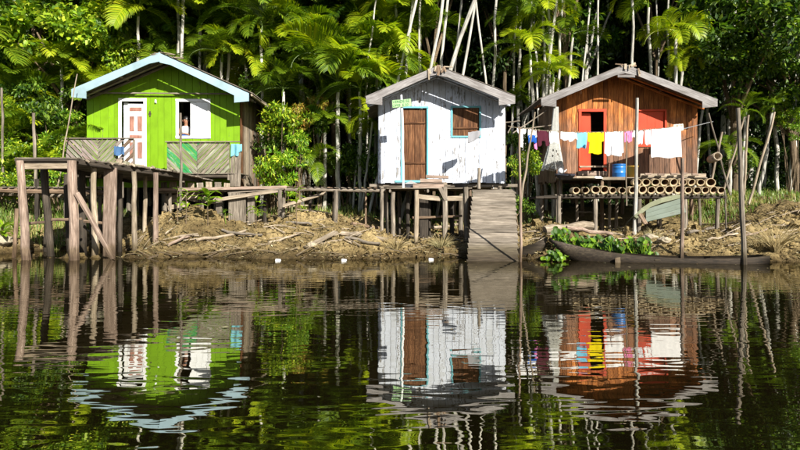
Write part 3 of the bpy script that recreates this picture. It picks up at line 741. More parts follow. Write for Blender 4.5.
# upper shelf boards: edges seen in front of the wall foot
zs = W(0, 177, 14.4).z
for (a, b_, zy, w_) in ((640, 706, 175.6, .1), (602, 625, 178.5, .08), (576, 600, 177.2, .06)):
    p, q = W(a, zy, 14.0), W(b_, zy, 14.0)
    plank(p, q, w_, .03, up=(0, -1, 0), name='shelf_edge', mat=M['palewood'], parent=rh)
for q in range(9):
    a = W(556, 178, 14.05 + q * .12); b_ = W(706, 178, 14.05 + q * .12); zq = W(0, 178, 14.1).z
    plank((a.x, a.y, zq), (b_.x, b_.y, zq), .11, .025, name='shelf_board', mat=M['greywood'], parent=rh)
stilts(rh, [(W(q, 0, 14.6).x, 14.6) for q in (560, 610, 660, 700)], W(0, 178, 14.1).z - .02, .04, M['greywood'], 'shelf_post')
for q, top in ((645, 174), (658, 174.5), (671, 174), (681, 173.5), (692, 174.5)):
    a = W(q, top, 13.9)
    plank(a, a + Vector((.16, 0, .0)), .05, .05, up=(0, -1, 0), name='block', mat=M['pinkwood'], parent=rh)

# shed roof sticks at the left of the brown house
ls = empty('lean_to_frame', (W(520, 0, 14.6).x, 14.6, ground(W(520, 0, 14.6).x, 14.6)), 'thin grey stick frame leaning out from the left eave of the brown house', 'stick frame')
for a, b_ in (((513, 133, 14.3), (546, 111, 14.7)), ((524, 129, 14.2), (555, 124.5, 15.1)), ((508, 133, 14.2), (512, 125, 14.2)), ((505, 122.5, 14.1), (520, 121, 14.2))):
    post(W(*a), W(*b_), .018, .014, 'stick', M['greywood'], ls, n=6)
# ================================================================ dock at the left
M['rope'] = plain('rope', (.22, .18, .12), rough=.9, scale=60)
M['darkline'] = plain('dark_line', (.03, .03, .03), rough=.7, scale=60)
dk = empty('boat_dock', (-6.9, 10.5, 1.98), 'tall plank dock on thick rough posts standing in the water before the green house', 'dock')
def edge_r(y): t = (y - 10.1) / 2.3; return -6.3 + .9 * t
def dz(y): return 1.98 - .045 * (y - 10.1)
y = 10.12; k = 0
while y < 14.6:
    w_ = random.uniform(.15, .21)
    plank((-7.52 + random.uniform(-.05, .04), y + w_ / 2, dz(y)), (edge_r(min(y, 12.6)) + random.uniform(-.03, .06), y + w_ / 2, dz(y)), w_, .03, name='deck_plank', mat=M['greywood'], parent=dk)
    y += w_ + .012; k += 1
# frame under the deck
plank((-7.42, 10.2, 1.845), (-6.40, 10.2, 1.85), .15, .04, up=(0, -1, 0), name='front_beam', mat=M['palewood'], parent=dk)
plank((-7.5, 10.14, 1.945), (-6.28, 10.14, 1.945), .05, .04, up=(0, -1, 0), name='edge_beam', mat=M['darkwood'], parent=dk)
plank((-6.33, 10.2, 1.915), (-5.5, 12.4, 1.80), .10, .05, up=(1, -.4, 0), name='side_beam', mat=M['darkwood'], parent=dk)
plank((-5.5, 12.4, 1.80), (-5.5, 14.4, 1.74), .10, .05, up=(1, 0, 0), name='side_beam', mat=M['darkwood'], parent=dk)
plank((-7.45, 10.2, 1.90), (-7.45, 14.5, 1.74), .10, .05, up=(1, 0, 0), name='side_beam', mat=M['darkwood'], parent=dk)
def dpost(pxb, pyb, d, pxt, ztop, r0, r1, mat, flat=1.0, deep=.5, par=dk, name='post', slab=False):
    b_ = W(pxb, pyb, d); t_ = W(pxt, 200, d); t_.z = ztop
    dr = (t_ - b_) / max(.01, (t_.z - b_.z)); b2 = b_ - dr * deep
    if slab: return plank(b2, t_, r0 * 2, .07, up=(0, -1, 0), name=name, mat=mat, parent=par)
    return post(b2, t_, r0, r1, name, mat, par, n=10, wob=.009, segs=7, flat=flat)
dpost(26, 258, 10.12, 20.5, 1.93, .085, .065, M['pinkwood'])
dpost(75, 260, 10.1, 72, 1.93, .088, .08, M['pinkwood'])
dpost(95, 258, 10.7, 94, 1.84, .065, .05, M['palewood'])
dpost(109, 255, 11.0, 110.5, 1.86, .13, .12, M['pinkwood'], slab=True)
dpost(135, 255, 11.3, 134, 1.80, .055, .05, M['palewood'])
dpost(155.5, 254, 11.6, 155.5, 1.80, .06, .055, M['pinkwood'])
dpost(144.5, 234, 12.6, 145.5, 1.78, .05, .045, M['palewood'])
dpost(51, 255, 10.9, 44, 1.84, .07, .07, M['darkwood'])
dpost(47, 256, 12.0, 46, 1.84, .07, .06, M['darkwood'])
dpost(83, 255, 11.6, 82, 1.82, .08, .07, M['darkwood'])
dpost(14, 256, 10.6, 17, 1.0, .04, .035, M['oldboard'])
dpost(70, 250, 12.2, 66, 1.8, .07, .06, M['darkwood'])
dpost(120, 246, 12.0, 120, 1.8, .05, .05, M['darkwood'])
dpost(92, 246, 13.2, 92, 1.75, .06, .06, M['darkwood'])
dpost(37, 240, 13.4, 37, 1.75, .05, .05, M['darkwood'])
post(W(77, 193, 10.05), W(113, 259, 10.2), .055, .05, 'brace', M['pinkwood'], dk, n=8)
for (a, b_, d) in (((52, 220), (82, 219), 10.9), ((84, 221), (110, 224), 11.4), ((20, 224), (48, 222), 11.2)):
    post(W(a[0], a[1], d), W(b_[0], b_[1], d), .035, .03, 'crosspiece', M['oldboard'], dk, n=6)
post(W(85, 172, 12.8), W(100, 176, 12.8), .05, .05, 'crosspiece', M['palewood'], dk, n=6)
# frayed ends above the deck edge
for k in range(5):
    a = Vector((edge_r(10.3 + k * .5), 10.3 + k * .5, 1.96)); plank(a, a + Vector((.07, .02, -.05)), .05, .04, name='block', mat=M['palewood'], parent=dk)
pp = empty('plank_pile', (-6.0, 12.0, 1.93), 'low heap of short pale boards lying on the dock edge below the panelled door', 'planks')
for k in range(13):
    d = 11.7 + .13 * k; a = W(113 + k * 3.6, 0, d)
    zz = dz(d) + .03
    plank((a.x, d, zz), (a.x + .02, d + .1, zz + random.uniform(.1, .2) * (1.0 - .02 * k)), random.uniform(.11, .15), .03, up=(0, -1, 0), name='board', mat=M['palewood'] if k % 3 else M['rail_olive'], parent=pp)
plank((W(112, 0, 11.8).x, 11.68, dz(11.7) + .06), (W(160, 0, 13.2).x, 13.2, dz(13.2) + .07), .12, .03, up=(.6, -1, 0), name='long_board', mat=M['greywood'], parent=pp)

# back walkway left of the dock
bw = empty('footbridge', (W(40, 0, 13.5).x, 13.5, 1.45), 'dark log footbridge at the far left leading behind the dock', 'walkway')
za = W(0, 190, 13.4).z
post(W(-30, 189, 13.4), W(112, 193, 13.4), .075, .06, 'log', M['oldboard'], bw)
post(W(-30, 193, 13.9), W(112, 197, 13.9), .06, .06, 'log', M['greywood'], bw)
xx = W(-30, 0, 13.6).x
while xx < W(110, 0, 13.6).x:
    plank((xx, 13.3, za + .07), (xx + random.uniform(-.03, .03), 14.0, za + .06), .12, .03, name='plank', mat=M['greywood'], parent=bw); xx += random.uniform(.14, .22)
for q in (-5, 38, 66, 100):
    p = W(q, 200, 13.7); post((p.x, 13.7, ground(p.x, 13.7) - .3), (p.x, 13.7, za), .05, .045, 'post', M['greywood'], bw)

# two tall sticks behind the dock
def pole(pxb, pyb, d, pxt, pyt, r0, r1, label, mat=None, dt=None, deep=.35, cat='pole', group=None, name='pole', segs=7, wob=.008):
    b_ = W(pxb, pyb, d); t_ = W(pxt, pyt, dt or d)
    g = ground(b_.x, b_.y)
    b2 = b_ + (b_ - t_).normalized() * deep
    o = post(b2, t_, r0, r1, name, mat or M['palewood'], None, n=8, segs=segs, wob=wob)
    return tag(o, label, cat, group)
pole(36, 205, 14.2, 34, 113, .045, .035, 'upright pale post behind the dock at the far left', M['greywood'])
pole(58, 185, 14.4, 77, 74, .02, .012, 'thin bent stick leaning against the left eave of the green house', M['palewood'])
pole(3, 180, 14.6, 2, 88, .03, .03, 'short grey post end among the bushes at the left edge', M['greywood'])
pole(181, 220, 12.6, 181, 113, .04, .028, 'slim forked pole in front of the open green house window', M['greywood'])

# ================================================================ walkway between the green and the white house
def walk(root, pts, wid, mats, name='plank', gap=.03, pw=.12, rails=True, zoff=0):
    for (a, b_) in zip(pts, pts[1:]):
        a = Vector(a); b_ = Vector(b_); n = max(1, int((b_ - a).length / (pw + gap)))
        for k in range(n):
            p = a.lerp(b_, (k + .5) / n)
            if random.random() < .05: continue
            plank(p + Vector((0, -wid / 2 - random.uniform(0, .05), .015)), p + Vector((random.uniform(-.02, .02), wid / 2 + random.uniform(0, .05), .015)), pw * random.uniform(.85, 1.1), .022, name=name, mat=random.choice(mats), parent=root)
        if rails:
            for s in (-1, 1):
                post(a + Vector((0, s * wid * .4, -.045)), b_ + Vector((0, s * wid * .4, -.045)), .035, .032, 'rail', mats[0], root, n=6)
w1 = empty('walkway', (W(220, 0, 13.4).x, 13.4, 1.5), 'reddish edged plank walkway running past the foot of the green house', 'walkway')
walk(w1, [W(158, 190.5, 13.5), W(225, 189, 13.4), W(287, 187.5, 13.3)], .55, [M['greywood'], M['pinkwood']])
plank(W(157, 189.8, 13.18), W(287, 187.2, 12.98), .075, .03, up=(0, -1, 0), name='edge_board', mat=M['pinkwood'], parent=w1)
plank(W(228, 192.5, 13.16), W(284, 188.8, 12.97), .05, .03, up=(0, -1, 0), name='edge_board', mat=M['greywood'], parent=w1)
for k, q in enumerate(range(164, 236, 9)):   # board ends standing up behind the edge
    a = W(q, 188, 13.75); plank(a, a + Vector((0, 0, .13 + .04 * random.random())), .15 + .06 * random.random(), .04, up=(0, -1, 0), name='board_end', mat=M['palewood'] if k % 2 else M['greywood'], parent=w1)
def wpost(par, q, ytop, ybot, d, r, mat=M['greywood'], slab=False, dx=0, nm='post'):
    t_ = W(q, ytop, d); b_ = W(q + dx, ybot, d); b_.z = min(b_.z, ground(b_.x, d)) - .25
    if slab: plank(b_, t_, r * 2, .05, up=(0, -1, 0), name=nm, mat=mat, parent=par)
    else: post(b_, t_, r, r * .9, nm, mat, par)
wpost(w1, 237, 193, 228, 13.1, .22, slab=True); wpost(w1, 219, 198, 222, 13.2, .08, slab=True); wpost(w1, 251, 193, 230, 13.2, .09, slab=True)
wpost(w1, 280, 190, 231, 12.8, .05, dx=-.5); wpost(w1, 284, 190, 231, 13.2, .045, dx=-1)
wpost(w1, 170, 192, 225, 13.3, .05); wpost(w1, 200, 192, 228, 13.6, .05, M['darkwood']); wpost(w1, 265, 191, 222, 13.5, .05, M['darkwood'])
for (a, b_, d, w_) in (((166, 200), (198, 194), 13.6, .2), ((168, 208), (188, 204), 13.3, .12), ((185, 197), (216, 201), 13.7, .18), ((216, 200), (282, 190), 13.0, .09)):
    plank(W(*a, d), W(*b_, d), w_, .03, up=(0, -1, .2), name='loose_board', mat=M['palewood'], parent=w1)
w2 = empty('walkway', (W(335, 0, 13.1).x, 13.1, 1.5), 'narrow open slatted walkway leading to the deck of the white house', 'walkway')
walk(w2, [W(287, 187.6, 13.15), W(340, 188.6, 13.15), W(386, 189, 13.15)], .5, [M['greywood'], M['oldboard']], gap=.10, pw=.06)
wpost(w2, 336, 190, 231, 12.9, .06, dx=-1); wpost(w2, 334, 191, 229, 13.3, .05, M['darkwood'])
wpost(w2, 382, 187, 225, 12.9, .045); wpost(w2, 387, 188, 222, 13.2, .035); wpost(w2, 366, 190, 222, 13.5, .03, M['oldboard']); wpost(w2, 310, 190, 226, 13.5, .04, M['darkwood'])

# boards and logs lying about (each its own thing)
def lying(a, b_, w_, th, mat, label, cat='plank', name='fallen_plank', rnd=False, lift=.03):
    a = Vector(a); b_ = Vector(b_)
    if rnd: o = post(a, b_, w_ / 2, w_ * .42, name, mat, None, n=9, segs=6, wob=.025)
    else: o = plank(a, b_, w_, th, up=(0, -.5, 1), name=name, mat=mat)
    return tag(o, label, cat)
def gp(px, py, d, lift=.04):
    p = W(px, py, d); g = ground(p.x, d); return Vector((p.x, d, g + lift))
def on_ground(px, py, lift=.03):
    """walk along the sight line of (px,py) until it meets the bank"""
    d = 9.0
    while d < 18:
        p = W(px, py, d)
        if ground(p.x, p.y) >= p.z: break
        d += .03
    p.z = ground(p.x, p.y) + lift; return p
lying(W(283, 206, 13.0), W(326, 193, 13.2), .13, .03, M['palewood'], 'long pale board propped on a slant beneath the slatted walkway')
lying(on_ground(277, 212, .12), on_ground(330, 209, .16), .06, .06, M['palewood'], 'grey pole lying level under the slatted walkway', 'pole', 'fallen_pole', True)
lying(on_ground(306, 250, .05), on_ground(336, 238, .12), .13, .035, M['palewood'], 'short pale board slanting down the bank between the green and white houses')
lying(on_ground(342, 236, .08), on_ground(388, 244, .06), .12, .1, M['palewood'], 'thick pale log on the bank left of the ramp', 'log', 'fallen_log', True)
lying(on_ground(345, 240, .06), on_ground(380, 247, .05), .07, .1, M['greywood'], 'thin grey log below the thick pale log left of the ramp', 'log', 'fallen_log', True)
lying(on_ground(196, 243, .05), on_ground(246, 234, .06), .07, .1, M['palewood'], 'crooked pale branch on the bank beside the tan earth mound', 'branch', 'fallen_branch', True)
lying(on_ground(545, 236, .12), on_ground(592, 234, .16), .2, .1, M['palewood'], 'fat pale driftwood log behind the bow of the long canoe', 'log', 'fallen_log', True)
lying(on_ground(566, 233, .1), on_ground(612, 240, .1), .09, .1, M['pinkwood'], 'slim driftwood pole behind the bow of the long canoe', 'log', 'fallen_log', True)
lying(on_ground(700, 227, .05), on_ground(788, 222, .05), .05, .1, M['palewood'], 'long thin pale pole lying on the right bank', 'pole', 'fallen_pole', True)
lying(on_ground(726, 234, .04), on_ground(762, 246, .04), .05, .1, M['greywood'], 'thin grey branch sloping to the water on the right bank', 'branch', 'fallen_branch', True)
lying(on_ground(575, 219, .25), on_ground(605, 221, .2), .06, .1, M['palewood'], 'short pale stick lying in the shade under the brown house', 'branch', 'fallen_branch', True)
lying(on_ground(430, 232, .1), on_ground(462, 229, .12), .09, .1, M['palewood'], 'pale log lying in the shade under the deck of the white house', 'log', 'fallen_log', True)
lying(on_ground(424, 222, .1), on_ground(460, 225, .1), .06, .1, M['pinkwood'], 'second slimmer log higher up under the deck of the white house', 'log', 'fallen_log', True)

# ================================================================ deck of the white house and ramp
wdk = empty('deck', (W(430, 0, 13.0).x, 13.0, 1.5), 'rickety plank deck on thin posts before the door of the white house', 'deck')
DF = 12.75
zd = W(0, 189, DF).z
dx0, dx1 = W(386, 0, DF).x, W(470, 0, DF).x
y = DF
while y < YW - .08:
    w_ = random.uniform(.12, .18)
    plank((dx0 + random.uniform(-.08, .03), y + w_ / 2, zd + .02), (dx1 + random.uniform(-.02, .06), y + w_ / 2, zd + .02), w_, .025, name='deck_plank', mat=M['greywood'], parent=wdk); y += w_ + .014
for xx in (dx0 + .1, (dx0 + dx1) / 2, dx1 - .08):
    plank((xx, DF, zd - .045), (xx, YW, zd - .045), .05, .08, name='joist', mat=M['greywood'], parent=wdk)
for (a, b_) in (((418, 196.5), (440, 199)), ((442, 198.5), (464, 198.5))):
    plank(W(*a, DF - .02), W(*b_, DF - .02), .115, .035, up=(0, -1, 0), name='cross_board', mat=M['palewood'], parent=wdk)
wpost(wdk, 416.5, 190, 253, DF - .08, .06, M['palewood'], dx=-.3); wpost(wdk, 466, 187, 256, DF - .06, .06, M['greywood'], dx=.5)
wpost(wdk, 445, 187, 206, DF - .05, .07, M['greywood']); wpost(wdk, 393, 192, 226, DF + .1, .055); wpost(wdk, 408, 192, 230, DF + .5, .05, M['darkwood'])
wpost(wdk, 424, 199, 245, DF + .25, .11, M['darkwood'], slab=True); wpost(wdk, 429, 192, 245, DF + .7, .06, M['darkwood']); wpost(wdk, 452, 192, 240, DF + .9, .06, M['darkwood'])
wpost(wdk, 470, 190, 250, DF + .2, .05, M['oldboard']); wpost(wdk, 399, 192, 226, DF + 1.0, .05, M['darkwood'])
plank(W(440, 188, DF - .1), W(446, 200, DF - .1), .1, .04, up=(0, -1, 0), name='brace', mat=M['greywood'], parent=wdk)
post(W(412, 218, DF + .2), W(462, 216, DF + .2), .03, .03, 'brace', M['oldboard'], wdk, n=6)

rp = empty('gangplank', (W(494, 0, 11.3).x, 11.3, .7), 'sloping ramp of weathered cross planks from the water up to the white house', 'ramp')
RT = Vector((W(494, 190, 12.72).x, 12.72, W(0, 190, 12.72).z)); RB = Vector((W(492.5, 263, 9.68).x, 9.68, -.12))
dirv = (RB - RT).normalized(); nrm = Vector((0, dirv.z, -dirv.y)); nrm = nrm if nrm.z > 0 else -nrm
ln = (RB - RT).length; s = 0; k = 0
while s < ln:
    w_ = random.uniform(.16, .24); c = RT + dirv * (s + w_ / 2); hw = .515 - .03 * s / ln
    plank(c + Vector((-hw + random.uniform(-.006, .006), 0, 0)), c + Vector((hw + random.uniform(-.006, .006), 0, random.uniform(-.01, .01))), w_ - .008, .028, up=nrm, name='plank', mat=M['greywood'], parent=rp)
    s += w_; k += 1
for sgn in (-1, 1):
    o = Vector((sgn * .42, 0, 0)) - nrm * .06
    plank(RT + o, RB + o, .07, .08, up=nrm, name='stringer', mat=M['oldboard'], parent=rp)
for (q, ytop, d) in ((474, 196, 12.2), (512, 196, 12.2), (473, 225, 11.0), (513, 225, 11.0)):
    p = W(q, ytop, d); post((p.x, d, -.4), (p.x, d, max(.2, (1.44 - (12.72 - d) * .51) - .12)), .045, .04, 'post', M['oldboard'], rp)

# things on the white deck
mb = MB()
bx = empty('cut_boards', (W(425, 0, 13.3).x, 13.3, zd + .035), 'short pinkish boards stacked before the door of the white house', 'planks')
for (a, b_, w_) in (((413, 185.6), (444, 186), .12), ((420, 180.5), (442, 181), .10), ((426, 176.5), (449, 177.3), .08)):
    plank(W(*a, 13.25), W(*b_, 13.2), w_, .03, up=(0, -1, .3), name='board', mat=M['pinkwood'], parent=bx)
plank(W(421, 183.5, 13.4), W(447, 184, 13.4), .2, .03, up=(0, -.4, 1), name='board', mat=M['palewood'], parent=bx)
M['darkplastic'] = plain('dark_plastic', (.035, .04, .055), rough=.4, var=.2)
M['blueplastic'] = plain('blue_plastic', (.02, .16, .48), rough=.35, var=.12, bump=.05, spec=.5)
M['yellowplastic'] = plain('ochre_plastic', (.62, .36, .05), rough=.4, var=.1, bump=.05, spec=.5)
M['whiteplastic'] = plain('white_plastic', (.8, .8, .8), rough=.4, var=.03, bump=.02)
M['metal'] = plain('dull_aluminium', (.55, .56, .58), rough=.35, var=.1, metal=.8, bump=.05)
def lathe(name, prof, mat, loc, label=None, cat=None, parent=None, n=20, rot=None, group=None, smooth_=True):
    v = []; f = []
    for (r, z) in prof:
        for a in range(n):
            an = 2 * math.pi * a / n; v.append((r * math.cos(an), r * math.sin(an), z))
    for i in range(len(prof) - 1):
        for a in range(n):
            b_ = (a + 1) % n; f.append([i * n + a, i * n + b_, (i + 1) * n + b_, (i + 1) * n + a])
    f.append(list(range(n - 1, -1, -1))); e = (len(prof) - 1) * n; f.append([e + a for a in range(n)])
    m4 = Matrix.Translation(Vector(loc)) @ (rot or Matrix.Identity(4))
    o = put(name, mesh_np(name, v, f, mat, smooth_), m4, parent)
    return tag(o, label, cat, group)
def P(px, d, z): return Vector((W(px, 0, d).x, d, z))
z0 = zd + .034
b1 = lathe('basin', [(.12, 0), (.2, .13), (.215, .135), (.205, .145), (.19, .13), (.11, .02)], M['darkplastic'], P(461, 13.55, z0), 'wide dark basin on the deck under the white house window', 'basin')
cooler = empty('box_lid', P(411, 13.4, z0), 'small blue grey wedge roofed box on the deck left of the white house door', 'box')
p = P(411, 13.4, z0); mb = MB(); mb.prism([(p.x - .16, p.z), (p.x + .16, p.z), (p.x + .13, p.z + .11), (p.x - .13, p.z + .11)], 13.35, 13.55); mb.build('body', M['darkplastic'], cooler)
mb = MB(); mb.prism([(p.x - .2, p.z + .112), (p.x + .2, p.z + .112), (p.x, p.z + .2)], 13.32, 13.58); mb.build('lid', M['metal'], cooler)
wp = post((W(479, 0, 13.2).x, 13.2, zd + .02), (W(479, 0, 13.2).x, 13.2, W(0, 168, 13.2).z), .045, .04, 'post', M['greywood']); tag(wp, 'short grey post stub at the top of the ramp by the white wall', 'post'); wp.name = 'stub_post'
# sign and its post
sg = empty('sign_post', P(403.5, 13.05, zd), 'white post with small pale green hand lettered board beside the white house door', 'sign')
post((W(403.5, 0, 13.05).x, 13.05, zd + .03), (W(401.5, 0, 13.05).x, 13.05, W(0, 95, 13.05).z), .03, .027, 'post', M['whitetrim'], sg, wob=.008)
M['signgreen'] = plain('pale_green_board', (.32, .52, .24), rough=.6, var=.08, scale=12)
M['ink'] = plain('dark_green_letters', (.03, .12, .06), rough=.6)
a = W(392.2, 104, 13.0); b_ = W(411.2, 102.4, 13.0)
bd = plank(a, b_, .185, .02, up=(0, -1, 0), name='sign_board', mat=M['signgreen'], parent=sg, var=0)
ang = math.atan2(b_.z - a.z, b_.x - a.x)
for txt, dz_, sz in (('VENDE-SE', .012, .095), ('OPES  E 50', -.075, .085)):
    cu = bpy.data.curves.new('lettering', 'FONT'); cu.body = txt; cu.size = sz; cu.extrude = .002; cu.materials.append(M['ink'])
    tmp = bpy.data.objects.new('tmp', cu); me_ = bpy.data.meshes.new_from_object(tmp); bpy.data.objects.remove(tmp)
    if not me_.materials: me_.materials.append(M['ink'])
    o = bpy.data.objects.new('lettering', me_); COL.objects.link(o)
    wm = Matrix.Translation(a + Vector((.015, -.013, dz_))) @ Matrix.Rotation(-ang, 4, 'Y') @ Matrix.Rotation(R(90), 4, 'X')
    o.parent = bd; o.matrix_basis = WM[bd.name].inverted() @ wm; WM[o.name] = wm
# cloth scrap on the white wall
# ================================================================ clothes line and washing
def cloth_mat(name, col, trans=.3, var=.08):
    m, nt, b = new_mat(name)
    tc = N(nt, 'ShaderNodeTexCoord'); n = N(nt, 'ShaderNodeTexNoise', i_Scale=9.0, i_Detail=4.0); L(nt, tc.outputs['Object'], n.inputs['Vector'])
    r = ramp(nt, [(.3, tuple(x * (1 - var) for x in col)), (.7, tuple(min(1, x * (1 + var)) for x in col))], n.outputs[0])
    wv_ = N(nt, 'ShaderNodeTexNoise', i_Scale=300.0, i_Detail=1.0); L(nt, tc.outputs['Object'], wv_.inputs['Vector'])
    bp = N(nt, 'ShaderNodeBump', i_Strength=.3, i_Distance=.002); L(nt, wv_.outputs[0], bp.inputs['Height']); L(nt, bp.outputs[0], b.inputs['Normal'])
    L(nt, r.outputs[0], b.inputs['Base Color']); b.inputs['Roughness'].default_value = .9; b.inputs['Specular IOR Level'].default_value = .1
    tr = N(nt, 'ShaderNodeBsdfTranslucent'); L(nt, r.outputs[0], tr.inputs[0])
    mx = N(nt, 'ShaderNodeMixShader'); mx.inputs[0].default_value = trans; L(nt, b.outputs[0], mx.inputs[1]); L(nt, tr.outputs[0], mx.inputs[2]); L(nt, mx.outputs[0], nt.nodes['Material Output'].inputs[0])
    return m
CM = dict(white=cloth_mat('white_cloth', (.86, .86, .88)), yellow=cloth_mat('yellow_cloth', (.86, .70, .01)), blue=cloth_mat('light_blue_cloth', (.22, .60, .82)),
          pink=cloth_mat('pink_cloth', (.82, .25, .48)), maroon=cloth_mat('maroon_cloth', (.09, .02, .035)), darkblue=cloth_mat('blue_cloth', (.02, .12, .5)),
          pale=cloth_mat('pale_grey_cloth', (.72, .76, .82)), navy=cloth_mat('denim_cloth', (.08, .17, .33)), bluegreen=cloth_mat('turquoise_cloth', (.25, .62, .72)), cream=cloth_mat('cream_cloth', (.75, .7, .6)))
def cloth(name, a, b_, zlo_a, zlo_b, shape, mat, label, cat, seed=0, parent=None, amp=.026, over=.02, nu=22, nv=18, sub=None):
    """cloth hung between the points a and b_ (top edge), reaching down to heights zlo_a, zlo_b"""
    r = random.Random(seed + 11); a = Vector(a); b_ = Vector(b_); u_ = (b_ - a); wdt = u_.length; ux = u_.normalized(); nv_ = Vector((ux.y, -ux.x, 0)).normalized()
    ph = [r.uniform(0, 6.28) for _ in range(6)]
    mb = MB(); idx = {}
    def inside(u, v): return shape(u, v)
    def P_(u, v):
        top = a + u_ * u; zb_ = zlo_a + (zlo_b - zlo_a) * u
        sagt = -.012 * math.sin(u * math.pi * 3 + ph[0]) ** 2
        z = (top.z + sagt) * (1 - v) + zb_ * v + (.02 * math.sin(u * 9 + ph[1]) * v)
        pl = amp * (math.sin(u * wdt * 38 + ph[2] + v * 1.3) * (.35 + .65 * v) + .6 * math.sin(u * wdt * 17 + ph[3] - v * 2)) 
        shr = 1 - .06 * v * math.sin(ph[4])
        return Vector((top.x, top.y, z)) + ux * ((u - .5) * wdt * (shr - 1)) + nv_ * (pl + .03 * v * v * math.sin(ph[5]))
    for j in range(nv):
        for i in range(nu):
            if not inside((i + .5) / nu, (j + .5) / nv): continue
            q = []
            for (di, dj) in ((0, 0), (0, 1), (1, 1), (1, 0)):
                k = (i + di, j + dj)
                if k not in idx:
                    idx[k] = len(mb.v); mb.v.append(tuple(P_(k[0] / nu, k[1] / nv)))
                q.append(idx[k])
            mb.f.append(q)
    o = mb.build(name, mat, parent, origin=None if parent is not None else a, smooth=True)
    sm = o.modifiers.new('soft', 'SMOOTH'); sm.iterations = 2; sm.factor = .4
    so_ = o.modifiers.new('thick', 'SOLIDIFY'); so_.thickness = .003
    return tag(o, label, cat)
full = lambda u, v: True
def shirt(sw=.22, sl=.38):           # sleeves at the top left and right
    return lambda u, v: (sw < u < 1 - sw) or v < sl - .25 * abs(min(u, 1 - u) - sw)
def shirt_low(sw=.2, sl=.62):        # hung by its hem: sleeves at the bottom
    return lambda u, v: ((sw * .5 < u < 1 - sw * .5) if v < sl else (u < 1 or True)) and not (v > .93 and .35 < u < .65)
def shorts(u, v): return not (v > .4 and .44 < u < .56)
def bra(u, v): return v < .35 or (.0 < u < .4 or .6 < u < 1)
lp = [(508, 126, 12.3), (518, 128, 12.45), (549, 131, 12.9), (576, 132.3, 13.25), (604, 132, 13.6), (636, 130.5, 13.95), (665, 128, 14.2), (683, 125, 14.4), (686, 128.5, 14.42), (712, 122, 14.8)]
def LP(px):
    for p, q in zip(lp, lp[1:]):
        if p[0] <= px <= q[0]:
            t = (px - p[0]) / (q[0] - p[0]); return W(px, p[1] + (q[1] - p[1]) * t, p[2] + (q[2] - p[2]) * t)
    return W(*lp[-1])
mb = MB(); mb.tube([LP(q) for q in (508, 518, 530, 549, 562, 576, 590, 604, 620, 636, 650, 665, 683)], .006, 6)
cl = mb.build('clothes_line', M['rope'], None, LP(600)); tag(cl, 'sagging cord strung with washing in front of the brown house', 'clothes line')
wash = [
 (517, 526, 148, shirt(.3, .3), 'white', 'leftmost small white shirt on the line by the leaning pole'),
 (528, 536.5, 137, full, 'white', 'small white cloth next to the leftmost white shirt'),
 (537.5, 549, 146, lambda u, v: v < .75 or u < .35 or u > .6, 'maroon', 'dark maroon garment hanging between white pieces'),
 (549.5, 559.5, 143, full, 'white', 'white cloth hanging before the fishing net'),
 (560.5, 577, 141.5, lambda u, v: v < .72 + .28 * abs(math.sin(u * 7)), 'white', 'wide low white garment left of the light blue one'),
 (577, 587, 148, full, 'blue', 'light blue cloth hanging left of the yellow shirt'),
 (587.5, 604, 154, lambda u, v: (v < .42 or .15 < u < .85) , 'yellow', 'bright yellow shirt hanging in front of the dark doorway'),
 (604.5, 623.5, 156, lambda u, v: (v < .9 or .08 < u < .9), 'white', 'large white shirt just right of the yellow shirt'),
 (624.5, 632, 142, shorts, 'pink', 'small pink shorts left of the tall front pole'),
 (632.5, 637, 137, full, 'white', 'narrow white cloth half behind the tall front pole'),
 (638.5, 644, 144, shorts, 'pale', 'pale pants hanging just right of the tall pole'),
 (644.5, 650.5, 145, shorts, 'white', 'white pants next to the big white sheet'),
 (651, 681, 158, full, 'white', 'large white sheet at the right end of the line'),
]
for i, (a, b_, yb, sh, c, lab) in enumerate(wash):
    pa, pb = LP(a), LP(b_)
    za_, zb_ = W(0, yb, pa.y).z, W(0, yb, pb.y).z
    cloth('sheet' if 'sheet' in lab else 'garment', pa, pb, za_, zb_, sh, CM[c], lab, 'sheet' if 'sheet' in lab else 'clothes', seed=i, amp=.012 if 'sheet' in lab else .018)
pa, pb = LP(528), LP(536.5)
cloth('garment', pa + Vector((0, -.03, -.14)), pb + Vector((0, -.03, -.13)), W(0, 143, pa.y).z, W(0, 143, pb.y).z, full, CM['darkblue'], 'small bright blue cloth hanging below the white one at the left', 'clothes', seed=40, nv=8)
cloth('garment', LP(534) + Vector((0, .03, -.2)), LP(537) + Vector((0, .03, -.2)), W(0, 150, 12.8).z, W(0, 150, 12.8).z, full, CM['pink'], 'narrow pink strip hanging under the dark maroon garment', 'clothes', seed=41, nu=6)
cloth('towel', W(674, 124, 14.38), W(683, 123.5, 14.45), W(0, 132, 14.4).z, W(0, 131, 14.4).z, full, CM['cream'], 'small crumpled cream cloth on top of the line end', 'cloth', seed=42, nu=10, nv=8)
cloth('rag', W(114, 146, PY - .06), W(124.5, 146.5, PY - .06), W(0, 156, PY).z, W(0, 155, PY).z, full, CM['navy'], 'blue denim rag thrown over the porch railing below the panelled door', 'cloth', seed=43, amp=.02)
cloth('rag', W(231, 143.5, PY - .06), W(242, 144, PY - .04), W(0, 157, PY).z, W(0, 155, PY).z, lambda u, v: v < .7 or u < .7, CM['bluegreen'], 'turquoise and white cloth on the right end of the porch railing', 'cloth', seed=44, amp=.03)
cloth('rag', W(468, 132, 13.1), W(481, 130, 13.2), W(0, 143, 13.1).z, W(0, 139, 13.1).z, lambda u, v: u + v < 1.5, cloth_mat('dusty_cloth', (.34, .34, .36)), 'pale grey scrap of cloth by the right side of the white house window', 'cloth', seed=45, amp=.02, nu=12, nv=10)

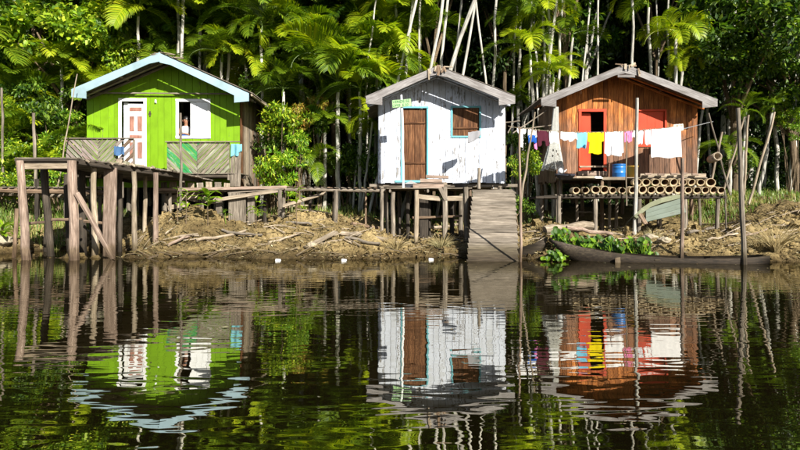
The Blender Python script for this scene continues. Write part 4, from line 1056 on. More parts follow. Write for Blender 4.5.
# pegs holding the washing
for i, (a, b_, yb, sh, c, lab) in enumerate(wash):
    ob = [o for o in bpy.data.objects if o.get('label') == lab][0]
    for q in (a + .12 * (b_ - a), b_ - .12 * (b_ - a)):
        p = LP(q); mb = MB(); mb.box((p.x - .007, p.y - .016, p.z - .035), (p.x + .007, p.y + .016, p.z + .022)); mb.build('peg', M['palewood'], ob)
# poles in the water and on the bank
pole(520.5, 263, 9.75, 519.5, 127, .028, .02, 'tall thin pole standing in the water at the right side of the ramp', M['pinkwood'], deep=.5)
pole(523, 188, 12.4, 535, 112, .03, .02, 'leaning yellowish stick holding up the left end of the clothes line', M['palewood'], deep=.6)
pole(634.5, 240, 12.1, 637.5, 98, .045, .035, 'tall pale pole before the middle of the brown house', M['trunk'])
pole(626.5, 190, 13.3, 626.5, 133, .018, .015, 'thin stick standing left of the tall pale pole', M['palewood'], deep=.4)
pole(681, 260, 9.95, 683, 158, .04, .03, 'medium grey pole standing behind the long canoe', M['pinkwood'], deep=.5)
pole(744, 266, 9.35, 738, 108, .05, .035, 'tallest bare pole rising from the water beside the canoe stern', M['greywood'], deep=.5, wob=.007)
pole(726, 232, 12.4, 725, 190, .02, .018, 'thin stick standing on the right bank behind the canoe', M['greywood'])
pole(559, 226, 13.0, 559, 196, .05, .05, 'pale stump post under the left end of the pot shelf', M['greywood'])
pole(726, 183, 14.5, 744, 117, .03, .02, 'leaning slim trunk right of the brown house', M['palewood'])
pole(710, 187, 14.8, 722, 132, .035, .03, 'short leaning log by the right corner of the brown house', M['palewood'])
pole(727, 183, 14.3, 709, 113, .025, .018, 'grey stick crossing behind the right eave of the brown house', M['greywood'])
pole(752, 193, 15.2, 775, 112, .04, .028, 'strongly leaning pale stick at the right of the jungle edge', M['palewood'])
pole(744, 195, 15.4, 748, 115, .035, .03, 'upright slim pale stick among the leaning sticks at the right', M['palewood'])
# hollow log end hanging at the right
mb = MB()
lathe('hollow_log', [(.10, -.18), (.115, -.1), (.12, .18), (.095, .18), (.085, -.1), (.05, -.12)], M['palewood'], W(714, 158, 14.4), 'short hollow log tied to the crossing sticks right of the brown house', 'log', rot=Matrix.Rotation(R(80), 4, 'X'))
# rod from the line end to the sticks
tag(post(W(683, 129, 14.45), W(713, 121.5, 14.7), .012, .01, 'rod', M['metal'], None, n=6, wob=.004), 'thin grey rod from the end of the clothes line to the crossing sticks', 'rod')

# fishing net hanging at the left eave
mb = MB(); nb = 26; rows = 22
topp = W(556, 107, 14.55); bc = W(553, 170, 14.4)
def NP(i, j):
    v = j / rows; a_ = i / nb * 2 * math.pi
    c = topp.lerp(bc, v); r_ = .06 + .10 * v + .32 * max(0, v - .45) ** 1.3 + .018 * math.sin(a_ * 7) * (.4 + v)
    return Vector((c.x + r_ * math.cos(a_), c.y + r_ * .45 * math.sin(a_), c.z + .03 * v * math.sin(a_ * 3 + 1)))
for i in range(nb):
    for j in range(rows + 1):
        mb.v.append(tuple(NP(i, j)))
for i in range(nb):
    for j in range(rows):
        a = i * (rows + 1) + j; b_ = ((i + 1) % nb) * (rows + 1) + j
        if j > 13 and random.random() < .15: continue
        mb.f.append([a, a + 1, b_ + 1, b_])
M['net'] = cloth_mat('pale_netting', (.62, .62, .58), trans=.35)
no = mb.build('fishing_net', M['net'], None, topp); tag(no, 'pale gathered fishing net hanging from the left eave of the brown house', 'fishing net')
sd = no.modifiers.new('fine', 'SUBSURF'); sd.levels = 1; sd.render_levels = 1
wf = no.modifiers.new('mesh', 'WIREFRAME'); wf.thickness = .019; wf.use_replace = True

# drums and vessels on the platform of the brown house
zf = W(0, 178, 14.1).z + .016
drum = [(.165, 0), (.175, .02), (.178, .12), (.184, .13), (.178, .14), (.178, .26), (.184, .27), (.178, .28), (.172, .34), (.182, .345), (.182, .365), (.165, .365), (.155, .1), (.1, .04)]
lathe('drum', drum, M['blueplastic'], P(619, 14.25, zf), 'blue plastic drum on the platform right of the orange door', 'drum')
lathe('bucket', [(.12, 0), (.15, .3), (.158, .3), (.158, .32), (.145, .32), (.11, .03), (.05, .03)], M['yellowplastic'], P(632.5, 14.3, zf), 'ochre yellow bucket behind the tall pale pole', 'bucket')
bs = lathe('basin', [(.16, 0), (.27, .13), (.28, .14), (.265, .15), (.24, .13), (.14, .02)], M['darkplastic'], P(565, 14.05, zf - .06), 'dark blue basin at the left end of the pot shelf', 'basin', rot=Matrix.Rotation(R(8), 4, 'X'))
kt = empty('kettle', P(561, 14.0, zf + .09), 'small white kettle standing in the dark blue basin', 'kettle')
lathe('body', [(.05, 0), (.085, .03), (.09, .08), (.06, .13), (.03, .15), (.012, .17)], M['whiteplastic'], P(561, 14.0, zf + .09), parent=kt)
mb = MB(); p = P(561, 14.0, zf + .14); mb.tube([p + Vector((.07, 0, 0)), p + Vector((.12, 0, .03)), p + Vector((.15, 0, .07))], [.018, .014, .01], 8); mb.build('spout', M['whiteplastic'], kt, smooth=True)
mb = MB(); mb.tube([p + Vector((-.06, 0, .04)), p + Vector((-.05, 0, .14)), p + Vector((0, 0, .17)), p + Vector((.05, 0, .14)), p + Vector((.05, 0, .06))], .007, 6); mb.build('handle', M['metal'], kt, smooth=True)
def shoe(px, d, mat, label):
    p = P(px, d, zf - .04); e = empty('sandal', p, label, 'sandal', 'pair of white sandals on the shelf edge')
    mb = MB(); mb.prism([(p.x - .045, p.z), (p.x + .045, p.z), (p.x + .05, p.z + .02), (p.x - .05, p.z + .02)], d - .1, d + .12); mb.build('sole', mat, e)
    mb = MB(); mb.tube([p + Vector((-.045, -.02, .02)), p + Vector((-.02, -.03, .055)), p + Vector((.02, -.03, .055)), p + Vector((.045, -.02, .02))], .012, 6); mb.build('strap', mat, e)
shoe(596, 13.95, M['whiteplastic'], 'left one of two white sandals below the orange door')
shoe(599.5, 13.95, M['whiteplastic'], 'right one of two white sandals below the orange door')

# hollow clay pots lying on their sides, mouths towards the river
M['clay'] = plain('pale_clay', (.46, .36, .22), rough=.85, var=.22, scale=9, bump=.4)
M['claydark'] = plain('brown_clay_inside', (.16, .085, .04), rough=.9, var=.25, scale=8)  # browner, darker clay for the inner faces of the pots
def pot_mesh():
    prof = [(.02, .27), (.06, .26), (.09, .23), (.112, .14), (.108, .03), (.116, .0), (.112, -.012), (.086, -.010), (.080, .02), (.088, .12), (.07, .2), (.02, .23)]
    n = 18; v = []; f = []
    for k_, (r_, y_) in enumerate(prof):
        for a in range(n):
            an = 2 * math.pi * a / n
            v.append((r_ * math.cos(an), y_ - .015 * (math.sin(an) if y_ < .1 else 0), r_ * math.sin(an) * .96 + (.016 if k_ >= 7 else 0)))
    for i in range(len(prof) - 1):
        for a in range(n):
            b_ = (a + 1) % n; f.append([i * n + a, (i + 1) * n + a, (i + 1) * n + b_, i * n + b_])
    f.append([a for a in range(n)]); e = (len(prof) - 1) * n; f.append([e + a for a in range(n - 1, -1, -1)])
    me = mesh_np('clay_pot', v, f, None, True); me.materials.append(M['clay']); me.materials.append(M['claydark'])
    for p_ in me.polygons:
        if p_.index >= 7 * n and p_.index < (len(prof) - 1) * n: p_.material_index = 1
    return me
pm = pot_mesh()
zrow = zl + .002
first = None
def pot(px, d, z, sc, i, label, grp):
    p = P(px, d, z)
    m4 = Matrix.Translation(p) @ Matrix.Rotation(R(random.uniform(-9, 9)), 4, 'Z') @ Matrix.Rotation(R(random.uniform(2, 12)), 4, 'X') @ Matrix.Rotation(R(random.uniform(-22, 22)), 4, 'Y') @ Matrix.Diagonal((sc, 1, sc * random.uniform(.94, 1), 1))
    o = put('clay_pot', pm, m4); tag(o, label, 'pot', grp)
low = [576, 585.5, 595.5, 604.5, 612.5, 622, 632.5, 642.5, 651.5, 660, 669, 678.5, 688, 697, 705, 713.5, 721]
d = 13.42
for i, q in enumerate(low):
    lab = 'round hollow pale clay pot lying in the lower row along the platform edge'
    if i == 0: lab = 'first clay pot at the left end of the lower row'
    if i == len(low) - 1: lab = 'last clay pot at the right end of the lower row'
    sc = random.uniform(.84, 1.07)
    pot(q, d - random.uniform(0, .05), zrow + .11 * sc, sc, i, lab, 'clay pots lying in the lower row')
for i, q in enumerate([637, 646, 655.5, 664.5, 673.5, 682.5, 691.5, 700.5]):
    pot(q, d + .01 + random.uniform(-.03, .03), zrow + .11 + .195, random.uniform(.86, 1.02), i, 'first clay pot at the left end of the upper row' if i == 0 else 'round hollow pale clay pot lying in the upper row of the pile', 'clay pots lying in the upper row')
pot(710.5, d + .03, zrow + .11 + .19, 1.12, 9, 'wide mouthed clay pot at the right end of the upper row', 'clay pots lying in the upper row')

# ================================================================ boats
def hull(name, stations, mat, label, th=.03, cat='canoe', extra=None, rot=None):
    """stations: (center x,y, half width, gunwale z, keel z, angle of the boat axis); ribs as U shapes, outside and inside"""
    root = empty(name, (stations[len(stations) // 2][0], stations[len(stations) // 2][1], 0), label, cat)
    nseg = 10; mb = MB()
    def ring(st, inner):
        x, y, hw, zg, zk, an = st; out = []
        hw = max(.006, hw - (th if inner else 0)); zk2 = zk + (th if inner else 0)
        if zk2 > zg: zk2 = zg - .002
        for k in range(nseg + 1):
            t = -1 + 2 * k / nseg
            wx_ = math.copysign(abs(math.sin(t * math.pi / 2)) ** .8, t) * hw
            z = zg - (zg - zk2) * (max(0, math.cos(t * math.pi / 2)) ** .55)
            out.append((x - math.sin(an) * wx_, y + math.cos(an) * wx_, z))
        return out
    for inner in (0, 1):
        for st in stations: mb.v += ring(st, inner)
    n = nseg + 1; ns = len(stations); off = ns * n
    for i in range(ns - 1):
        for k in range(nseg):
            a = i * n + k; mb.f.append([a, a + 1, a + n + 1, a + n]); a += off; mb.f.append([a, a + n, a + n + 1, a + 1])
        for k in (0, nseg):
            a = i * n + k; mb.f.append([a, a + n, off + a + n, off + a])
    for i in (0, ns - 1):
        for k in range(nseg):
            a = i * n + k; mb.f.append([a, off + a, off + a + 1, a + 1])
    o = mb.build('hull', mat, root, smooth=True)
    return root, o
M['hull'] = wood('old_canoe_wood', (.028, .022, .018), (.075, .058, .044), (.16, .13, .10), var=.05, bump=.5)
def canoe_st(p0, p1, hwmax, zmid, zbow, zstern, n=15, kz=-.14):
    out = []; an = math.atan2(p1[1] - p0[1], p1[0] - p0[0])
    for i in range(n):
        t = i / (n - 1)
        prof = math.sin(math.pi * min(1, t * .9 + .03)) ** .6
        zg = zmid + (zbow - zmid) * (1 - t) ** 3.2 + (zstern - zmid) * t ** 4
        hw = hwmax * max(.02, min(1, (t / .3) ** .8 if t < .3 else 1)) * (1 if t < .8 else 1 - .45 * ((t - .8) / .2) ** 2)
        zk = kz + (zg - .05 - kz) * max(0, 1 - t / .22) ** 1.6 + (zg - .12 - kz) * .5 * max(0, (t - .9) / .1) ** 2
        out.append((p0[0] + (p1[0] - p0[0]) * t, p0[1] + (p1[1] - p0[1]) * t, hw, zg, zk, an))
    return out
cn, ho = hull('canoe', canoe_st((W(551, 0, 10.15).x, 10.15), (W(766, 0, 9.5).x, 9.5), .26, .062, .40, .15), M['hull'], 'long low weathered dugout canoe moored along the right bank')
for q in (655, 715):
    p = W(q, 0, 9.82 - (q - 600) * .0022); plank((p.x, p.y - .13, .055), (p.x, p.y + .2, .055), .12, .025, name='seat', mat=M['greywood'], parent=cn)
p = W(618, 0, 9.62); plank((p.x, 9.62, -.04), (p.x + .01, 9.66, .09), .10, .02, up=(0, -1, 0), name='hull_patch', mat=M['palewood'], parent=cn)
c2, h2 = hull('canoe', canoe_st((W(547.5, 0, 10.5).x, 10.5), (W(470, 0, 11.2).x, 11.2), .27, .12, .42, .2, kz=-.1), M['darkwood'], 'short dark canoe with raised bow nosing out behind the ramp')
p = W(505, 0, 10.85); plank((p.x, p.y - .2, .13), (p.x, p.y + .2, .13), .12, .025, name='seat', mat=M['oldboard'], parent=c2)
# upturned painted boat under the brown house
M['boatpaint'] = wood('pale_green_boat_paint', (.06, .06, .05), (.13, .13, .11), (.2, .2, .18), paint=(.15, .18, .145), wear=.08, var=.05, bump=.2)
M['boatpaint2'] = wood('olive_boat_paint', (.12, .12, .08), (.25, .24, .16), (.4, .4, .3), paint=(.16, .17, .105), wear=.1, var=.05, bump=.2)
ub = empty('overturned_boat', (W(668, 0, 12.2).x, 12.2, .6), 'pale green wooden boat turned bottom up under the brown house', 'boat')
def up_boat():
    # bottom panel faces the river, side strake on top, lies on its edge
    d0 = 11.9
    bot = [W(646, 222, d0), W(655, 224, d0), W(684, 214, d0 + .02), W(686, 212, d0 + .05), W(682, 197.5, d0 + .35), W(670, 199.5, d0 + .33), W(660, 202.5, d0 + .3), W(650, 207.5, d0 + .25), W(645, 212, d0 + .2)]
    top = [W(636, 214, d0 + .1), W(645, 206, d0 + .22), W(660, 199, d0 + .35), W(672, 196, d0 + .4), W(683, 195, d0 + .42)]
    n_ = Vector((0, -1, .5)).normalized()
    def slab(pts, th, name, mat):
        mb = MB(); k = len(pts); mb.v = [tuple(p) for p in pts] + [tuple(p - n_ * th) for p in pts]
        mb.f = [list(range(k)), list(range(2 * k - 1, k - 1, -1))] + [[i, i + k, (i + 1) % k + k, (i + 1) % k] for i in range(k)]
        mb.build(name, mat, ub)
    # four bottom boards, split across
    lo = [bot[0], bot[1], bot[2], bot[3]]
    L0, L1 = W(646, 222, d0), W(686, 212.5, d0); T0, T1 = W(646, 209, d0 + .25), W(683, 197.6, d0 + .35)
    for k in range(3):
        a, b_ = k / 3 + .006, (k + 1) / 3 - .006
        slab([L0.lerp(T0, a), L1.lerp(T1, a), L1.lerp(T1, b_), L0.lerp(T0, b_)][::1], .03, 'bottom_board', M['boatpaint'])
    # side strake curving over the top, towards the bow at the left
    up = [W(634, 216, d0 + .12), W(641, 208.5, d0 + .2), W(650, 202.5, d0 + .3), W(661, 198.0, d0 + .36), (W(672, 195.4, d0 + .4)), W(684, 194, d0 + .42)]
    dn = [W(637, 218.5, d0 + .05), W(643, 212.5, d0 + .15), W(650, 207.4, d0 + .24), W(661, 203, d0 + .29), W(672, 200.2, d0 + .32), W(684, 197.3, d0 + .35)]
    for i in range(5): slab([dn[i], dn[i + 1], up[i + 1], up[i]], .04, 'side_strake', M['boatpaint2'])
    mb = MB()
    for i in range(6): mb.v += [tuple(up[i]), tuple(up[i] + Vector((0, .55, -.25)))]
    mb.f = [[2 * i, 2 * i + 2, 2 * i + 3, 2 * i + 1] for i in range(5)]
    mb.f += [[f_[0] + 12, f_[3] + 12, f_[2] + 12, f_[1] + 12] for f_ in mb.f[:5]]
    mb.v += [(v_[0], v_[1], v_[2] - .03) for v_ in mb.v[:12]]
    mb.build('far_side', M['boatpaint2'], ub)
    plank(W(640, 214, d0 + .1), W(646, 224, d0), .10, .04, up=(0, -1, .4), name='bow_post', mat=M['oldboard'], parent=ub)
up_boat()
# ================================================================ plants
def frond_mesh(Lr, a0, arch, n, ll, droop, seed, mat, wleaf=.045, vee=.5):
    """palm frond: origin at its foot, growing along +X and arching down; leaflets in two rows"""
    r = random.Random(seed); pts = []; p = Vector((0, 0, 0)); K = 14
    angs = []
    for i in range(K + 1):
        s = i / K; ang = a0 - arch * (s ** 1.25); angs.append(ang); pts.append(p.copy())
        p = p + Vector((math.cos(ang), 0, math.sin(ang))) * (Lr / K)
    mb = MB(); mb.tube(pts, [.022 * (1 - .85 * i / K) + .003 for i in range(K + 1)], 4, cap=False)
    for side in (-1, 1):
        for k in range(n):
            s = .16 + .83 * (k + r.uniform(-.25, .25)) / n; s = min(.995, max(.1, s))
            f = s * K; i = min(K - 1, int(f)); q = pts[i].lerp(pts[i + 1], f - i); ang = angs[i]
            t = Vector((math.cos(ang), 0, math.sin(ang))); up = Vector((-math.sin(ang), 0, math.cos(ang)))
            le = ll * (math.sin(math.pi * min(1, .12 + .86 * s)) ** .55) * r.uniform(.88, 1.08) * (1 if s < .93 else .8)
            d = (Vector((0, side, 0)) * 1.0 + t * (.35 + .7 * s) + up * vee * r.uniform(.6, 1.1)).normalized()
            b = len(mb.v); c = q.copy(); nrm = up.copy(); segs = 4; dd = d.copy()
            for j in range(segs + 1):
                u = j / segs; w_ = wleaf * (.55 + .9 * u * 2 if u < .25 else 1.0 - .9 * ((u - .25) / .75) ** 1.6) * .5
                sd = dd.cross(nrm).normalized()
                mb.v.append(tuple(c + sd * w_)); mb.v.append(tuple(c - sd * w_))
                c = c + dd * (le / segs)
                dd = (dd + Vector((0, 0, -1)) * droop * (.25 + u) * r.uniform(.8, 1.2)).normalized()
                nrm = (nrm - dd * nrm.dot(dd)).normalized()
            for j in range(segs):
                mb.f.append([b + 2 * j, b + 2 * j + 1, b + 2 * j + 3, b + 2 * j + 2])
    return mb.mesh('frond', mat)
FR = {}
for kind, mat in (('y', M['frond_y']), ('g', M['frond_g']), ('d', M['frond_d'])):
    FR[kind] = [frond_mesh(2.3, .9, 2.1, 58, .72, .42, 5, mat, .038), frond_mesh(2.2, 1.2, 3.0, 56, .76, .55, 6, mat, .038), frond_mesh(2.5, .5, 1.7, 60, .7, .45, 7, mat, .038), frond_mesh(2.1, .1, 1.6, 52, .7, .6, 8, mat, .038)]
def palm(base, top, nf, sc, kinds, label, trunk_r=.055, seed=0, trunk_mat=None, group=None, spread=(0, 360), vis_trunk=True, cat='palm tree', tilt=0.0, name='palm_tree', up0=0.0):
    r = random.Random(seed * 13 + 5); base = Vector(base); top = Vector(top)
    root = empty(name, base, label, cat, group)
    if vis_trunk:
        st = random.getstate(); random.seed(seed + 99)
        post(base - Vector((0, 0, .3)), top, trunk_r * 1.15, trunk_r * .8, 'trunk', trunk_mat or M['trunk'], root, n=8, segs=12, wob=.012 * (1 + tilt))
        if top.z - base.z > 2:   # green crown shaft
            post(top - (top - base).normalized() * .15, top + (top - base).normalized() * .3 * sc, trunk_r * .95, trunk_r * .6, 'crown_shaft', M['frond_g'], root, n=8, segs=3, wob=.002)
        random.setstate(st)
    for k in range(nf):
        a = R(spread[0] + (spread[1] - spread[0]) * (k + r.uniform(-.3, .3)) / nf)
        kk = r.choice(kinds); me = r.choice(FR[kk])
        s_ = sc * r.uniform(.82, 1.12); el_ = r.uniform(-.35, .3) + up0 + (.35 if k % 3 == 0 else 0)
        m4 = Matrix.Translation(top + Vector((0, 0, .18 * sc))) @ Matrix.Rotation(a, 4, 'Z') @ Matrix.Rotation(-el_, 4, 'Y') @ Matrix.Rotation(r.uniform(-.35, .35), 4, 'X') @ Matrix.Diagonal((s_, s_, s_, 1))
        put('frond', me, m4, root)
    return root

def leaf_cloud(P, out, size, seed, droop=.35, fold=.22, aspect=.42):
    """one folded diamond leaf per point; returns verts and quads"""
    g = np.random.default_rng(seed); n = len(P)
    sz = size * g.uniform(.65, 1.25, n)[:, None]
    d = out * .7 + g.normal(0, .6, (n, 3)); d[:, 2] -= droop; d /= np.linalg.norm(d, axis=1)[:, None] + 1e-9
    up = g.normal(0, .45, (n, 3)) + out * .55; up[:, 2] += .75
    sd = np.cross(d, up); sd /= np.linalg.norm(sd, axis=1)[:, None] + 1e-9
    nn = np.cross(sd, d)
    mid = P + d * sz * .45
    v = np.empty((n, 4, 3)); v[:, 0] = P; v[:, 1] = mid + sd * sz * aspect * .5 + nn * sz * fold * .3; v[:, 2] = P + d * sz; v[:, 3] = mid - sd * sz * aspect * .5 + nn * sz * fold * .3
    return v.reshape(-1, 3)
def leaf_mesh(name, V, mat):
    n = len(V) // 4; b = np.arange(n) * 4
    F_ = np.empty((2 * n, 3), dtype=np.int32); F_[0::2] = np.stack([b, b + 1, b + 2], 1); F_[1::2] = np.stack([b, b + 2, b + 3], 1)
    return mesh_np(name, V, F_, mat)
def crown_points(nclump, per, rad, crad, seed, squash=.7, gap=.0):
    g = np.random.default_rng(seed); P = []; O = []; C = []
    for k in range(nclump):
        u = g.normal(0, 1, 3); u /= np.linalg.norm(u); rr = rad * g.uniform(.35, 1.0) ** .6
        c = u * rr; c[2] *= squash; C.append(c); cr = crad * g.uniform(.6, 1.3)
        m_ = int(per * g.uniform(.6, 1.3)); q = g.normal(0, 1, (m_, 3)); q /= np.linalg.norm(q, axis=1)[:, None]
        lay = g.uniform(.45, 1.0, m_)[:, None]
        pts = c + q * np.array([cr, cr, cr * .62]) * lay
        P.append(pts); O.append(q)
    return np.vstack(P), np.vstack(O), C
def make_crown(nclump, per, rad, crad, size, seed, mat, squash=.7, **kw):
    P, O, C = crown_points(nclump, per, rad, crad, seed, squash)
    return leaf_mesh('crown', leaf_cloud(P, O, size, seed + 1, **kw), mat), C
def tree(base, crown_c, me_c, label, scale=1.0, rot=0.0, trunk_r=.12, cat='tree', group=None, name='jungle_tree', limbs=6, mat=None, sz=1.0):
    base = Vector(base); c = Vector(crown_c); me, C = me_c
    root = empty(name, base, label, cat, group)
    mid = base.lerp(c, .55) + Vector((random.uniform(-.2, .2), random.uniform(-.2, .2), 0))
    post(base - Vector((0, 0, .4)), mid, trunk_r * 1.15, trunk_r * .8, 'trunk', mat or M['bark'], root, n=9, segs=8)
    m4 = Matrix.Translation(c) @ Matrix.Rotation(rot, 4, 'Z') @ Matrix.Diagonal((scale, scale, scale * sz, 1))
    idx = np.linspace(0, len(C) - 1, limbs).astype(int)
    for i in idx:
        e = m4 @ Vector(C[i]); kn = mid.lerp(e, .5) + Vector((0, 0, .15 * scale))
        mb = MB(); mb.tube([mid - (mid - base).normalized() * .1, kn, e], [trunk_r * .6, trunk_r * .38, trunk_r * .12], 6); mb.build('limb', mat or M['bark'], root)
    put('crown', me, m4, root)
    return root
CR = {
 'a1': make_crown(46, 110, 2.1, .5, .23, 21, M['leaf_a'], aspect=.6), 'a2': make_crown(40, 110, 1.9, .5, .21, 22, M['leaf_a'], droop=.6, aspect=.55),
 'b1': make_crown(54, 120, 2.4, .5, .22, 23, M['leaf_b'], aspect=.5), 'b2': make_crown(50, 115, 2.4, .52, .24, 24, M['leaf_b'], droop=.7, aspect=.45), 'b3': make_crown(58, 110, 2.5, .5, .21, 25, M['leaf_b'], aspect=.55),
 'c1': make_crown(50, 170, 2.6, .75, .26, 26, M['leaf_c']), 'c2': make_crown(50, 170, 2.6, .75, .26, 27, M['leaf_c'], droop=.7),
}
BU = {
 'l1': make_crown(18, 75, .8, .26, .17, 31, M['leaf_d'], squash=.9, droop=.3, aspect=.32), 'l2': make_crown(20, 75, .85, .27, .16, 32, M['leaf_a'], squash=.85, aspect=.45),
 'm1': make_crown(20, 85, .9, .28, .17, 33, M['leaf_b'], squash=.75), 'f1': make_crown(12, 90, .7, .3, .16, 34, M['flowerleaf'], squash=.8, droop=.8, aspect=.25),
}
def bush(px, py, d, kind, sc, label, szz=1.0, group=None, z=None):
    p = W(px, py, d); g = ground(p.x, d)
    root = empty('bush', (p.x, d, g), label, 'bush', group); me, C = BU[kind]
    m4 = Matrix.Translation((p.x, d, p.z)) @ Matrix.Rotation(random.uniform(0, 6), 4, 'Z') @ Matrix.Diagonal((sc, sc, sc * szz, 1))
    for i in range(0, len(C), 4):
        e = m4 @ Vector(C[i]); b_ = Vector((p.x + random.uniform(-.1, .1), d, g - .1))
        mb = MB(); mb.tube([b_, b_.lerp(e, .5) + Vector((random.uniform(-.1, .1), 0, .05)), e], [.02, .014, .006], 5); mb.build('stem', M['bark'], root)
    put('foliage', me, m4, root)
    return root

# --- left broadleaf trees and understory
def gz(x, y): return ground(x, y)
def tr_at(px, py, d, key, sc, label, bpx=None, bd=None, **kw):
    c = W(px, py, d); bx_ = W(bpx if bpx is not None else px, 0, bd or d).x; by = bd or d
    return tree((bx_, by, gz(bx_, by)), c, CR[key], label, sc, random.uniform(0, 6), **kw)
tr_at(70, 38, 17.8, 'a1', .95, 'sunlit broadleaf tree with round yellow green leaves at the upper left', bpx=85)
tr_at(112, 60, 18.2, 'a2', .62, 'smaller bright leafed tree touching the left slope of the green roof', bpx=108)
tr_at(15, 25, 18.6, 'b1', 1.0, 'darker leafy tree in the top left corner', bpx=20)
tr_at(35, 105, 17.2, 'b2', .55, 'low bushy tree at the left behind the upright pale post', bpx=30)
tr_at(-25, 90, 17.6, 'b3', .9, 'leafy tree at the far left edge behind the footbridge', bpx=-25)
tr_at(120, -18, 19.5, 'b1', 1.1, 'tall leafy tree above the left half of the green roof', bpx=125, bd=21)
tr_at(40, -62, 19.0, 'a1', 1.2, 'tall sunlit tree crown above the top left corner', bpx=30)
tr_at(215, -62, 19.5, 'b1', 1.1, 'tall tree crown above the green house palms', bpx=222)
tr_at(330, -60, 20.0, 'a2', 1.2, 'sunlit tree crown high above the big palm', bpx=336)
tr_at(560, -70, 19.5, 'b3', 1.1, 'tree crown high above the gap between white and brown houses', bpx=575)
tr_at(745, -65, 19.0, 'a1', 1.1, 'sunlit tree crown above the upper right corner', bpx=850)
# --- right broadleaf trees
tr_at(752, 20, 17.4, 'b3', 1.05, 'large dark glossy leaved tree filling the upper right corner', bpx=840, bd=19.6, trunk_r=.08)
tr_at(722, 62, 17.9, 'b1', .7, 'leafy tree just above the right eave of the brown house', bpx=735, bd=18.4)
tr_at(792, 88, 18.6, 'b2', .75, 'leafy tree leaning in from the right edge above the leaning sticks', bpx=800, bd=17.2)
tr_at(845, 40, 17.5, 'b1', 1.2, 'leafy tree beyond the right edge of the view', bpx=850)
tr_at(800, 150, 19.4, 'c1', .5, 'low leafy tree among the thin trunks at the right', bpx=805)
tr_at(268, 92, 18.6, 'b2', .42, 'small dense tree over the right roof end of the green house', bpx=268)
tr_at(258, 48, 19.2, 'b3', .5, 'small round leafed tree between the palms right of the green roof', bpx=262)

# --- palms: (column, row, distance) of crown, frond scale
def pl(px, py, d, nf, sc, kinds, label, bpx=None, bd=None, seed=0, **kw):
    sc *= 1.08; nf = nf + (4 if px < 480 else 1)
    t_ = W(px, py, d); bd = bd or d; bx_ = W(bpx if bpx is not None else px, 0, bd).x
    return palm((bx_, bd, gz(bx_, bd)), t_, nf, sc, kinds, label, seed=seed, **kw)
pl(-18, 62, 16.8, 12, 1.0, 'yg', 'palm with large yellow green fronds reaching in at the left edge', seed=1)
pl(28, 18, 18.4, 10, .8, 'g', 'palm frond cluster high in the top left trees', seed=2)
pl(97, 100, 17.6, 9, .6, 'yg', 'low palm showing a single long yellow frond left of the green roof', seed=3)
pl(183, -2, 17.9, 13, .95, 'yg', 'yellowish palm with drooping fronds straight above the green roof ridge', bpx=180, seed=4, trunk_r=.06)
pl(150, 38, 19.0, 12, .85, 'g', 'green palm behind the ridge of the green house', seed=5)
pl(205, 48, 19.4, 12, .85, 'gd', 'darker palm behind the right half of the green roof', seed=6)
pl(232, 18, 18.4, 13, 1.0, 'yg', 'palm with long hanging fronds upper right of the green roof', bpx=215, bd=18.8, seed=7)
pl(246, 62, 18.9, 11, .8, 'gy', 'low palm right behind the green roof edge', seed=8)
pl(285, 40, 19.5, 12, .95, 'gd', 'shaded palm between the green roof and the big palm', seed=9)
pl(130, 88, 18.6, 10, .65, 'g', 'short palm behind the left slope of the green roof', seed=10)
pl(338, 88, 17.0, 14, 1.05, 'yg', 'big low palm with wide arching fronds left of the white house', seed=11, up0=.25, trunk_r=.07)
pl(388, 62, 17.8, 12, .85, 'gy', 'palm with wide green fronds touching the left roof of the white house', bpx=380, seed=12, up0=.15)
pl(300, 70, 18.2, 11, .8, 'g', 'green palm behind the big low palm', seed=13)
pl(372, 122, 16.6, 7, .5, 'y', 'small yellow crowned palm on a slim trunk left of the white wall', bpx=361, seed=14, trunk_r=.035)
pl(350, 20, 19.5, 12, .9, 'gd', 'shaded palm high between the green and white houses', seed=15)
pl(318, 8, 18.9, 12, .85, 'g', 'high palm top above the big low palm', seed=16)
pl(396, 5, 18.3, 12, .85, 'yg', 'yellow green palm top above the left roof of the white house', bpx=400, seed=17)
pl(543, 12, 17.6, 11, .7, 'yg', 'highest bright palm between the white and brown houses', bpx=546, seed=18)
pl(520, 22, 18.2, 7, .62, 'g', 'small green palm right of the white house roof', bpx=517, seed=19)
pl(530, 55, 17.2, 9, .62, 'yg', 'bright palm fan between the white and brown roofs', bpx=540, seed=20)
pl(553, 78, 17.0, 9, .58, 'y', 'lowest yellow green palm touching the left roof of the brown house', bpx=553, seed=21)
pl(572, 38, 18.0, 6, .6, 'gd', 'dark green palm fan at the left above the brown roof', bpx=560, seed=22)
pl(648, 8, 17.4, 6, .62, 'yg', 'palm with a single broad frond over the ridge of the brown house', bpx=655, seed=23, spread=(100, 300))
pl(676, 34, 16.9, 9, .55, 'y', 'bright hanging palm crown above the right slope of the brown roof', bpx=672, seed=24, up0=-.3)
pl(682, 62, 17.2, 6, .42, 'y', 'small yellow palm crown below the bright hanging one', bpx=676, seed=25, up0=-.4)
pl(730, 150, 16.6, 5, .42, 'g', 'young low palm beside the right corner of the brown house', seed=26)
pl(745, 112, 17.4, 7, .33, 'g', 'tuft of short fronds on a leaning slim trunk at the right', bpx=742, seed=27)
pl(773, 108, 17.2, 6, .3, 'g', 'tuft of short fronds on the rightmost leaning slim trunk', bpx=756, seed=28)
